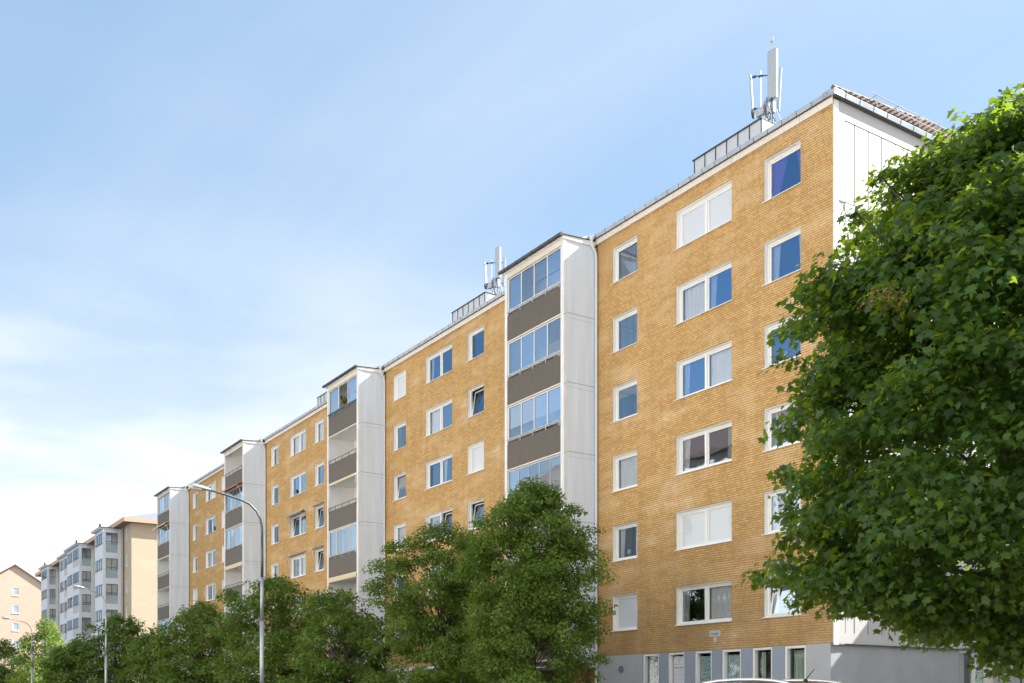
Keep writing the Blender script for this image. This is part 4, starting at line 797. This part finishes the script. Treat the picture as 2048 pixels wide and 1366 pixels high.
def bay(xr, xl, d, nfl, ncol, ztop=20.15):
    b = MB(); zb_ = ztop - 2.8 * nfl - 0.2; yf = -d
    for (x0, x1, y0, y1) in ((xr - 0.22, xr, -d, -d + 0.3), (xr - 0.22, xr, -0.35, -0.01), (xl, xl + 0.3, -d, -d + 0.22)): b.box(x0, x1, y0, y1, zb_, ztop, 'bay_white')
    for i in range(1, ncol): x = xl + (xr - xl) * i / ncol; b.box(x - 0.22, x + 0.22, -d - 0.004, -d + 0.2, zb_, ztop, 'bay_white')
    for f in range(nfl + 1): z = ztop - 2.8 * f; b.box(xl + 0.01, xr - 0.004, -d + 0.004, -0.02, z - 0.32, z + (0.318 if f else -0.002), 'bay_white')
    b.box(xl + 0.05, xr - 0.25, -0.05, -0.01, zb_, ztop - 0.3, 'cream')
    base = b.build('balcony_bay', fb)
    for f in range(nfl):
        z = ztop - 2.8 * f; g1, g0, p0_ = z - 0.33, z - 1.52, z - 2.48
        # side face (towards the street's near end)
        s = MB(); s.box(xr - 0.12, xr - 0.10, -d + 0.3, -0.35, p0_, g0 - 0.03, 'frost'); s.box(xr - 0.09, xr - 0.05, -d + 0.28, -0.33, g0 - 0.02, g0 + 0.02, 'rail'); s.box(xr - 0.1, xr - 0.05, -d + 0.28, -0.33, g0 + 0.18, g0 + 0.24, 'rail')
        ym = (-d + 0.3 - 0.35) / 2
        for y in (-d + 0.31, ym, -0.37): s.box(xr - 0.12, xr - 0.06, y - 0.03, y + 0.03, g0, g1, 'rail')
        s.box(xr - 0.119, xr - 0.061, -d + 0.3, -0.35, g1 - 0.05, g1, 'rail'); so_ = s.build('side_screen', base)
        p = MB(); p.face([(xr - 0.105, -d + 0.34, g0), (xr - 0.105, -0.4, g0), (xr - 0.105, -0.4, g1 - 0.05), (xr - 0.105, -d + 0.34, g1 - 0.05)], 'glass_mid'); p.build('side_pane', base)
        if (f * 7 + int(xr)) % 3: p = MB(); p.box(xr - 0.135, xr - 0.13, -d + 0.36, -0.4, g0 + (0.3 if f % 2 else 0.0), g1 - 0.08, 'curtain' if f != 3 else 'cream'); p.build('blind', base)
        # front face
        for i in range(ncol):
            x0 = xl + (xr - xl) * i / ncol + 0.24; x1 = xl + (xr - xl) * (i + 1) / ncol - 0.24
            s = MB(); s.box(x0, x1, yf + 0.02, yf + 0.05, p0_, g0 - 0.05, 'bay_white' if i % 2 == 0 else 'panel')
            nn = max(2, int((x1 - x0) / 0.8))
            for q in range(nn + 1): x = x0 + (x1 - x0) * q / nn; s.box(x - 0.04, x + 0.04, yf + 0.03, yf + 0.10, g0, g1, 'rail')
            s.box(x0, x1, yf - 0.02, yf + 0.01, g0 - 0.05, g0 - 0.01, 'rail'); s.box(x0, x1, yf - 0.05, yf - 0.02, g0 + 0.12, g0 + 0.16, 'rail')
            s.build('front_screen', base)
            p = MB(); p.face([(x0, yf + 0.06, g0), (x1, yf + 0.06, g0), (x1, yf + 0.06, g1), (x0, yf + 0.06, g1)], 'glass_mid'); p.build('front_pane', base)
    b = MB(); b.prism([(xl - 0.2, -d - 0.35, ztop + 0.05), (xl - 0.2, -d - 0.35, ztop + 0.15), (xl - 0.2, -0.0, ztop + 0.16), (xl - 0.2, -0.0, ztop + 0.0)], (xr - xl + 0.25, 0, 0), 'bay_white')
    b.box(xl - 0.2, xr + 0.1, -d - 0.38, -0.01, ztop + 0.162, ztop + 0.24, 'dark'); b.tube([(xr - 0.1, -d - 0.3, ztop + 0.2), (xr - 0.1, -d - 0.3, ztop + 0.55)], 0.1, 'dark', 6); b.build('bay_roof', base)
bay(-96.9, -101.2, 1.9, 6, 1); bay(-111.2, -119.2, 1.7, 6, 2, 20.25); bay(-119.9, -126.4, 1.35, 6, 2, 20.2); bay(-135.5, -140.6, 1.45, 6, 1, 20.3)

# ------------------------------------------------------------------ far gabled house
gh = thing('gabled_house', 'pink brick house with a steep gable at the far left', 'house', (-160, -2.35, 0))
yc, za, ze = -2.35, 23.05, 18.5; hw = 6.8
b = MB(); hz = [(yc - 0.36, yc + 0.62, 18.2 - 2.8 * i, 19.55 - 2.8 * i) for i in range(6)]
wall_holes(b, yc - hw, yc + hw, 0.1, ze, -160, hz[1:], 'brick_pink', rev=-0.15, axis='y')
wall_holes(b, yc - hw, yc - 0.36, ze, ze + 0.001, -160, [], 'brick_pink', axis='y')
h = hz[0]; x_ = -160
b2 = [(x_, yc - hw, ze), (x_, yc + hw, ze), (x_, yc, za)]
b.face([(x_, yc - hw, ze), (x_, h[0], ze), (x_, h[0], h[3]), (x_, yc - hw * (1 - (h[3] - ze) / (za - ze)), h[3])], 'brick_pink')
b.face([(x_, h[1], ze), (x_, yc + hw, ze), (x_, yc + hw * (1 - (h[3] - ze) / (za - ze)), h[3]), (x_, h[1], h[3])], 'brick_pink')
k_ = (1 - (h[3] - ze) / (za - ze)); b.face([(x_, yc - hw * k_, h[3]), (x_, yc + hw * k_, h[3]), (x_, yc, za)], 'brick_pink')
b.face([(x_, yc - hw, 0.1), (x_ - 30, yc - hw, 0.1), (x_ - 30, yc - hw, ze), (x_, yc - hw, ze)], 'brick_pink'); b.face([(x_, yc + hw, 0.1), (x_ - 30, yc + hw, 0.1), (x_ - 30, yc + hw, ze), (x_, yc + hw, ze)], 'brick_pink')
b.build('wall', gh)
b = MB(); sl = (za - ze) / hw
for sg_ in (-1, 1): b.prism([(x_ + 0.3, yc, za + 0.05), (x_ + 0.3, yc, za + 0.2), (x_ + 0.3, yc + sg_ * (hw + 0.5), ze - 0.5 * sl + 0.2), (x_ + 0.3, yc + sg_ * (hw + 0.5), ze - 0.5 * sl + 0.05)], (-31, 0, 0), 'soffit')
b.build('roof', gh)
for h in hz:
    m = MB(); y0, y1 = h[0] + 0.004, h[1] - 0.004; z0, z1 = h[2] + 0.004, h[3] - 0.004
    for q in ((y0, y0 + 0.1, z0, z1), (y1 - 0.1, y1, z0, z1), (y0 + 0.1, y1 - 0.1, z1 - 0.1, z1), (y0 + 0.1, y1 - 0.1, z0, z0 + 0.1)): m.box(-160.10, -160.02, *q, 'frame')
    m.box(-160.0, -159.93, h[0] - 0.08, h[1] + 0.08, h[2] - 0.06, h[2] - 0.001, 'frame'); wn = m.build('window', gh)
    m = MB(); m.box(-160.08, -160.07, y0 + 0.1, y1 - 0.1, z0 + 0.1, z1 - 0.1, 'frost'); m.build('pane', wn)

# ------------------------------------------------------------------ building across the street, behind the camera (seen in the window reflections)
ob = thing('opposite_building', 'cream rendered apartment house with dark roof across the street behind the camera', 'building', (-5, -31, 0.1))
b = MB(); cols_ = [-40 + 5.0 * i for i in range(16)]; rws = [2.2 + 3.1 * j for j in range(6)]
b.box(-60, 45, -42, -30.5, 0.1, 20.6, 'cream'); b.build('wall', ob)
proto = None
for cxx in cols_:
    for z in rws:
        if proto is None:
            m = MB(); m.box(cxx - 0.7, cxx + 0.7, -30.499, -30.44, z, z + 1.6, 'frame'); proto = m.build('window', ob, origin=(cxx, -30.5, z)); m = MB(); m.box(cxx - 0.6, cxx - 0.05, -30.44, -30.43, z + 0.1, z + 1.5, 'car_glass'); m.box(cxx + 0.05, cxx + 0.6, -30.44, -30.43, z + 0.1, z + 1.5, 'car_glass')
            pp = m.build('pane', proto, origin=(cxx, -30.5, z)); first = (cxx, z)
        else:
            o = proto.copy(); scn.collection.objects.link(o); o.location = (cxx, -30.5, z)
            q = pp.copy(); scn.collection.objects.link(q); q.parent = o; q.matrix_parent_inverse = Matrix.Translation(-world_loc(o)); q.location = (cxx, -30.5, z)
b = MB(); b.prism([(-60.6, -29.9, 20.6), (-60.6, -29.9, 20.9), (-60.6, -36, 24.6), (-60.6, -42.6, 20.9), (-60.6, -42.6, 20.6)], (106.2, 0, 0), 'tile'); b.build('roof', ob)

# ------------------------------------------------------------------ trees
MAPLE = [(0, 0), (0.16, 0.10), (0.42, 0.02), (0.34, 0.24), (0.62, 0.44), (0.36, 0.50), (0.30, 0.62), (0.16, 0.58), (0.0, 1.0), (-0.16, 0.58), (-0.30, 0.62), (-0.36, 0.50), (-0.62, 0.44), (-0.34, 0.24), (-0.42, 0.02), (-0.16, 0.10)]
OVAL = [(0, 0), (0.26, 0.3), (0.22, 0.7), (0, 1.0), (-0.22, 0.7), (-0.26, 0.3)]
def leaves(name, centers, radii, ups, counts, size, poly, mname, parent, rng, flat=0.5, droop=0.45, jit=0.55, extra=None):
    P = []; Nn = []
    for c, r, o, n in zip(centers, radii, ups, counts):
        d = rng.normal(size=(n, 3)); d /= np.linalg.norm(d, axis=1)[:, None]
        rad = rng.random(n) ** (1 / 2.2)
        p = d * rad[:, None] * r; p[:, 2] *= flat
        p[:, 2] -= (p[:, 0] ** 2 + p[:, 1] ** 2) / max(r, 0.1) * 0.35
        P.append(c + p); nn = np.array([0, 0, 0.75]) + o * 0.45 + rng.normal(size=(n, 3)) * jit + d * 0.25
        Nn.append(nn)
    P = np.concatenate(P); Nn = np.concatenate(Nn); n = len(P)
    Nn /= np.linalg.norm(Nn, axis=1)[:, None]
    t = rng.normal(size=(n, 3)); t[:, 2] -= droop * 2; t -= Nn * (t * Nn).sum(1)[:, None]; t /= np.linalg.norm(t, axis=1)[:, None]
    s_ = np.cross(Nn, t); sz = size * (0.45 + 0.85 * rng.random(n))
    pl = np.array(poly); k = len(pl)
    fold = -0.22 * np.abs(pl[:, 0]) - 0.10 * pl[:, 1] ** 2
    V = P[:, None, :] + sz[:, None, None] * (s_[:, None, :] * pl[None, :, 0, None] + t[:, None, :] * (pl[None, :, 1, None]) + Nn[:, None, :] * fold[None, :, None])
    V = V.reshape(-1, 3).astype(np.float32)
    if parent is not None: V -= np.array(world_loc(parent), dtype=np.float32)
    me = bpy.data.meshes.new(name); me.vertices.add(n * k); me.vertices.foreach_set('co', V.ravel())
    me.loops.add(n * k); me.loops.foreach_set('vertex_index', np.arange(n * k, dtype=np.int32))
    me.polygons.add(n); me.polygons.foreach_set('loop_start', np.arange(0, n * k, k, dtype=np.int32))
    me.materials.append(M[mname]); me.update(calc_edges=True); me.validate()
    o = bpy.data.objects.new(name, me); scn.collection.objects.link(o); o.parent = parent
    return o
def tree(base, prof, label, seed, leaf=0.15, nclump=200, per=150, poly=OVAL, mname='street_leaf', cr=(0.35, 0.6), trunk_r=0.14, name='street_tree', cat='tree', group=None, crown_c=None, seeds=None, lean=(0, 0), inner=0.4, lobes=0.16, flat=0.5):
    """prof: list of (z, radius) from bottom to top of the crown"""
    rng = np.random.default_rng(seed); random.seed(seed)
    bx, by, bz = base; t = thing(name, label, cat, base, group)
    zs_ = np.array([p[0] for p in prof]); rs_ = np.array([p[1] for p in prof]); z0, z1 = zs_[0], zs_[-1]
    ph = rng.random(8) * 6.28
    C = []; Rr = []; U = []; cnt = []
    area = np.interp(np.linspace(z0, z1, 60), zs_, rs_); wgt = area + 0.15; wgt /= wgt.sum(); zl = np.linspace(z0, z1, 60)
    zmid = (z0 * 0.55 + z1 * 0.45)
    while len(C) < nclump:
        z = rng.choice(zl, p=wgt) + rng.normal() * 0.1; a = rng.random() * 6.283
        rr = np.interp(z, zs_, rs_)
        lob = 1 + lobes * math.sin(3 * a + ph[0] + z * 1.3) + lobes * 0.7 * math.sin(5 * a + ph[1] - z * 2.1) + lobes * 0.5 * math.sin(9 * a + ph[2] + 3 * z)
        f = inner + (1 - inner) * rng.random() ** 0.5
        cr_ = rng.uniform(*cr)
        stray = rng.random() < 0.10
        if stray: cr_ *= 0.6; f = 1.0
        rad = max(0.05, rr * lob * f - cr_ * (0.2 if stray else 0.55))
        c = np.array([bx + lean[0] * (z - bz) + rad * math.cos(a), by + lean[1] * (z - bz) + rad * math.sin(a), z])
        up = np.array([math.cos(a), math.sin(a), (z - zmid) / (z1 - z0) * 1.2]); up /= np.linalg.norm(up)
        C.append(c); Rr.append(cr_); U.append(up); cnt.append(int(per * (cr_ / np.mean(cr)) ** 2 * rng.uniform(0.6, 1.3)))
    sc = [i for i in range(nclump) if seeds and any((Vector(C[i]) - Vector(s_)).length < rad_ for s_, rad_ in seeds)]
    ns = [i for i in range(nclump) if i not in sc]
    pick = lambda A, I: [A[i] for i in I]
    leaves('crown', pick(C, ns), pick(Rr, ns), pick(U, ns), pick(cnt, ns), leaf, poly, mname, t, rng, flat=flat)
    if sc:
        leaves('foliage', pick(C, sc), pick(Rr, sc), pick(U, sc), [int(x * 0.45) for x in pick(cnt, sc)], leaf, poly, mname, t, rng)
        sc_o = leaves('seed_cluster', pick(C, sc), [r * 1.05 for r in pick(Rr, sc)], pick(U, sc), [int(x * 3.2) for x in pick(cnt, sc)], leaf * 0.34, OVAL, 'seed', t, rng, jit=1.2); sc_o['kind'] = 'stuff'
    # trunk and limbs
    mb = MB(); top = z0 + (z1 - z0) * 0.72
    def P_(z): return Vector((bx + lean[0] * (z - bz), by + lean[1] * (z - bz), z))
    tz = [bz, bz + 0.25, z0, z0 + (top - z0) * 0.5, top]; mb.tube([P_(z) for z in tz], [trunk_r * 1.35, trunk_r, trunk_r * 0.85, trunk_r * 0.5, trunk_r * 0.15], 'bark', 9)
    idx = rng.permutation(nclump)[:min(nclump, 70)]
    for i in idx:
        c = Vector(C[i]); zstart = max(z0 - 0.3, min(top - 0.3, z0 + (c.z - z0) * 0.45 - 0.2)); s_ = P_(zstart)
        mid = s_.lerp(c, 0.5) + Vector((0, 0, 0.12 * (c - s_).length)); r0 = trunk_r * random.uniform(0.13, 0.26)
        mb.tube([s_, s_.lerp(mid, 0.5) + Vector((0, 0, 0.05)), mid, c], [r0, r0 * 0.75, r0 * 0.5, 0.012], 'bark', 5, caps=False)
    mb.build('trunk', t, smooth=True)
    return t
# big maple, right foreground
mx_, my_, _ = atpx(2090, 1401, 15.0)
seeds_ = [(atpx(1700, 640, 12.9), 0.85), (atpx(1620, 800, 13.4), 0.55), (atpx(2045, 385, 12.4), 0.42), (atpx(1735, 815, 12.4), 0.5)]
tree((mx_, my_, 0.2), [(2.35, 0.8), (2.65, 2.0), (3.0, 3.2), (3.5, 3.95), (4.5, 4.0), (6.0, 3.75), (7.2, 3.45), (8.2, 3.2), (8.9, 2.75), (9.45, 2.05), (9.85, 1.0)],
     'large maple with brown seed clusters in front of the white end wall', 21, leaf=0.125, nclump=820, per=165, poly=MAPLE, mname='maple', cr=(0.38, 0.72), trunk_r=0.24, name='maple_tree', cat='tree', seeds=seeds_, inner=0.42, lobes=0.05)
ST = [  # px centre, y, top px, crown radius m, crown bottom z, label, leaf, n, per
 (885, -7.0, 1050, 2.75, 1.9, 'left one of the two big street trees in front of the second brick section', 0.11, 190, 230),
 (1066, -7.0, 966, 2.45, 1.9, 'tallest street tree, leafy, just left of the ground floor shop windows', 0.10, 210, 260),
 (690, -7.0, 1178, 2.4, 1.7, 'low dark street tree below the balcony with pink flowers', 0.15, 130, 120),
 (545, -7.0, 1150, 3.0, 1.8, 'round street tree behind the nearest street lamp', 0.16, 160, 120),
 (405, -7.0, 1205, 2.7, 1.6, 'street tree below the farthest balcony tower of the brick block', 0.18, 140, 100),
 (312, -7.0, 1256, 2.3, 1.6, 'small dark street tree in front of the sunlit pale brick end wall', 0.20, 100, 80),
 (232, -7.0, 1228, 3.1, 1.6, 'dark street tree behind the middle street lamp', 0.22, 130, 85),
 (150, -9.6, 1282, 2.6, 1.5, 'low shaded street tree between the middle and the farthest lamps', 0.22, 100, 75)]
for i, (px, yy, tp, cr_, zb_, lab, lf, nc_, per_) in enumerate(ST):
    a = (px - 1024) / 2067; rate = math.sin(TH) + math.cos(TH) * a; Z = (yy - CAM.y) / rate; x, y, _ = atpx(px, 1401, Z); zt = 1.5 + (1401 - tp) / 2067 * Z
    H_ = zt - zb_
    prof = [(zb_, cr_ * 0.75), (zb_ + H_ * 0.10, cr_ * 0.95), (zb_ + H_ * 0.3, cr_), (zb_ + H_ * 0.5, cr_ * 1.0), (zb_ + H_ * 0.7, cr_ * 0.90), (zb_ + H_ * 0.84, cr_ * 0.78), (zb_ + H_ * 0.93, cr_ * 0.56), (zt - 0.15, cr_ * 0.3)]
    tree((x, y, 0.2), prof, lab, 40 + i, leaf=lf, nclump=int(nc_ * 1.75), inner=0.33, per=per_, cr=(0.38, 0.72) if i < 3 else (0.45, 0.85), trunk_r=0.15, group='street trees in a row before the brick block', lobes=0.10 if i == 1 else 0.2)
for px, yy, tp, cr_, lab, mn in ((90, -9.0, 1240, 3.7, 'bright sunlit yellow green tree below the glazed balcony bays', 'far_leaf'), (10, -9.5, 1282, 4.2, 'dark shaded tree at the left edge below the gabled house', 'street_leaf')):
    a = (px - 1024) / 2067; rate = math.sin(TH) + math.cos(TH) * a; Z = (yy - CAM.y) / rate; x, y, _ = atpx(px, 1401, Z); zt = 1.5 + (1401 - tp) / 2067 * Z
    prof = [(1.6, cr_ * 0.6), (3.0, cr_), (zt * 0.6, cr_ * 0.95), (zt * 0.85, cr_ * 0.6), (zt, 0.4)]
    tree((x, y, 0.2), prof, lab, 70 + px, leaf=0.26, nclump=150, per=80, cr=(0.6, 1.1), trunk_r=0.18, mname=mn, name='street_tree', lobes=0.15)

# ------------------------------------------------------------------ plants on balconies
def blossoms(mb, x0, x1, y, z, m, n, spread=0.12, r=0.035):
    for i in range(n):
        c = Vector((random.uniform(x0, x1), y + random.uniform(-0.08, 0.08), z + random.uniform(0, spread))); rr = r * random.uniform(0.6, 1.2)
        mb.tube([c - Vector((0, 0, rr)), c, c + Vector((0, 0, rr))], [rr * 0.5, rr, rr * 0.4], m, 6)
xw = -12.0 - MOD; a, c = xw - 4.23, xw - 0.275
t = thing('flower_box', 'flower box with bright pink flowers on the lowest visible balcony railing', 'flower box', ((a + c) / 2, -1.76, zs(1) + 0.08))
b = MB(); b.box(a + 0.3, a + 1.9, -1.86, -1.72, zs(1) + 0.02, zs(1) + 0.16, 'rail'); b.box(c - 1.3, c - 0.1, -1.86, -1.72, zs(1) + 0.02, zs(1) + 0.16, 'rail'); b.build('box', t)
b = MB(); blossoms(b, a + 0.3, a + 1.9, -1.79, zs(1) + 0.18, 'pink', 50); blossoms(b, c - 1.3, c - 0.1, -1.79, zs(1) + 0.18, 'pink', 70, 0.22); b.build('flowers', t)
t = thing('potted_plant', 'potted plant with dark red flowers on the top balcony with the open pane', 'plant', ((a + c) / 2, -1.5, zs(6)))
b = MB(); b.tube([(a + 1.75, -1.35, zs(6) - 0.1), (a + 1.75, -1.35, zs(6) + 0.2)], [0.12, 0.16], 'awn_o', 10); b.build('pot', t)
b = MB(); random.seed(9)
for i in range(26):
    an = random.uniform(0, 6.28); l = random.uniform(0.4, 0.95); p = Vector((a + 1.75, -1.35, zs(6) + 0.2)); q = p + Vector((math.cos(an) * l * 0.6, math.sin(an) * 0.15, l)); e = q + Vector((math.cos(an) * 0.25, 0, -0.12))
    b.tube([p, p.lerp(q, 0.5), q, e], [0.012, 0.028, 0.03, 0.004], 'street_leaf', 4)
b.build('leaves', t)
b = MB(); blossoms(b, a + 2.0, a + 2.45, -1.45, zs(6) + 0.22, 'red', 14, 0.16, 0.07); b.build('flowers', t)

# ------------------------------------------------------------------ parked car (dark SUV with silver roof rails)
cxp, cyp, _ = atpx(1512, 1401, 17.0)
car = thing('parked_car', 'dark blue estate car with silver roof rails and roof antenna parked at the kerb', 'car', (cxp, cyp, GZ))
RT = 1.5 + 43 / 2067 * 17.0
def sect(x, hw_, zb_, zt, n=14, tum=0.0):
    """closed cross-section: list of (y,z) at station x"""
    pts = []
    for i in range(n + 1):
        a_ = math.pi * i / n; cy, sy = math.cos(a_), math.sin(a_)
        pts.append((x, hw_ * (abs(cy) ** 0.35) * (1 if cy >= 0 else -1), zb_ + (zt - zb_) * abs(sy) ** 0.45))
    return pts
def loft(mb, secs, m):
    b0 = len(mb.v); n = len(secs[0])
    for s_ in secs: mb.v += [(cxp + p[0], cyp + p[1], p[2]) for p in s_]
    for i in range(len(secs) - 1):
        for j in range(n - 1): mb.f.append((b0 + i * n + j, b0 + i * n + j + 1, b0 + (i + 1) * n + j + 1, b0 + (i + 1) * n + j)); mb.m.append(mb.mi(m))
        mb.f.append((b0 + i * n + n - 1, b0 + i * n, b0 + (i + 1) * n, b0 + (i + 1) * n + n - 1)); mb.m.append(mb.mi(m))
    mb.f.append(tuple(range(b0, b0 + n))); mb.m.append(mb.mi(m)); mb.f.append(tuple(range(b0 + (len(secs) - 1) * n + n - 1, b0 + (len(secs) - 1) * n - 1, -1))); mb.m.append(mb.mi(m))
b = MB(); g0 = GZ
loft(b, [sect(-2.25, 0.72, g0 + 0.45, g0 + 0.75), sect(-2.15, 0.84, g0 + 0.32, g0 + 0.92), sect(-1.7, 0.90, g0 + 0.28, g0 + 1.02), sect(-1.1, 0.92, g0 + 0.26, g0 + 1.10), sect(0, 0.93, g0 + 0.25, g0 + 1.12), sect(1.4, 0.93, g0 + 0.26, g0 + 1.14), sect(2.0, 0.90, g0 + 0.32, g0 + 1.12), sect(2.25, 0.82, g0 + 0.42, g0 + 0.95)], 'car'); b.build('body', car, smooth=True)
b = MB(); zt = RT - 0.085
loft(b, [sect(-1.25, 0.74, g0 + 1.0, g0 + 1.09), sect(-0.6, 0.71, g0 + 1.0, zt - 0.10), sect(-0.2, 0.69, g0 + 1.0, zt - 0.03), sect(0.6, 0.68, g0 + 1.0, zt - 0.02), sect(1.4, 0.66, g0 + 1.0, zt - 0.05), sect(2.0, 0.66, g0 + 1.0, g0 + 1.16)], 'car_glass'); b.build('windows', car, smooth=True)
b = MB(); rf = []
for x, zz, hw_ in ((-0.75, -0.10, 0.62), (-0.55, -0.045, 0.64), (-0.2, -0.005, 0.65), (0.2, 0.012, 0.65), (0.7, 0.010, 0.645), (1.2, -0.012, 0.635), (1.6, -0.045, 0.62), (1.85, -0.075, 0.60)):
    rf.append([(x, hw_ * q, zt + zz + 0.055 * (1 - abs(q) ** 3.5) - 0.03) for q in [i / 6 - 1 for i in range(13)]] + [(x, hw_ * 0.9, zt + zz - 0.06), (x, -hw_ * 0.9, zt + zz - 0.06)])
loft(b, rf, 'car'); b.build('roof', car, smooth=True)
for sgn in (-1, 1):
    b = MB(); pts = [(cxp + x, cyp + sgn * 0.62, zt + z) for x, z in ((-0.95, -0.10), (-0.8, -0.04), (-0.55, 0.015), (-0.2, 0.05), (0.2, 0.062), (0.6, 0.058), (0.95, 0.035), (1.2, 0.0), (1.35, -0.05))]
    b.tube(pts, 0.03, 'chrome', 8); b.build('roof_rail', car, smooth=True)
b = MB(); b.tube([(cxp + 0.95, cyp + 0.1, zt + 0.02), (cxp + 0.95, cyp + 0.1, zt + 0.075)], [0.045, 0.02], 'black', 8); b.tube([(cxp + 0.95, cyp + 0.1, zt + 0.06), (cxp + 1.13, cyp + 0.1, zt + 0.22)], [0.008, 0.005], 'black', 6); b.build('antenna', car)
for x in (-1.4, 1.4):
    for sgn in (-1, 1):
        b = MB(); b.tube([(cxp + x, cyp + sgn * 0.72, g0 + 0.33), (cxp + x, cyp + sgn * 0.94, g0 + 0.33)], 0.33, 'tyre', 24); wo = b.build('wheel', car)
        b = MB(); b.tube([(cxp + x, cyp + sgn * 0.90, g0 + 0.33), (cxp + x, cyp + sgn * 0.945, g0 + 0.33)], 0.20, 'chrome', 16); b.build('rim', wo)
for sgn in (-1, 1):
    b = MB(); b.box(cxp + 2.12, cxp + 2.24, cyp + sgn * 0.60, cyp + sgn * 0.84, g0 + 0.75, g0 + 1.0, 'tail'); b.build('tail_light', car)
    b = MB(); b.box(cxp - 2.22, cxp - 2.08, cyp + sgn * 0.5, cyp + sgn * 0.78, g0 + 0.66, g0 + 0.8, 'lens'); b.build('headlight', car)
    b = MB(); b.box(cxp - 0.95, cxp - 0.78, cyp + sgn * 0.92, cyp + sgn * 1.08, g0 + 1.05, g0 + 1.2, 'car'); b.build('side_mirror', car)
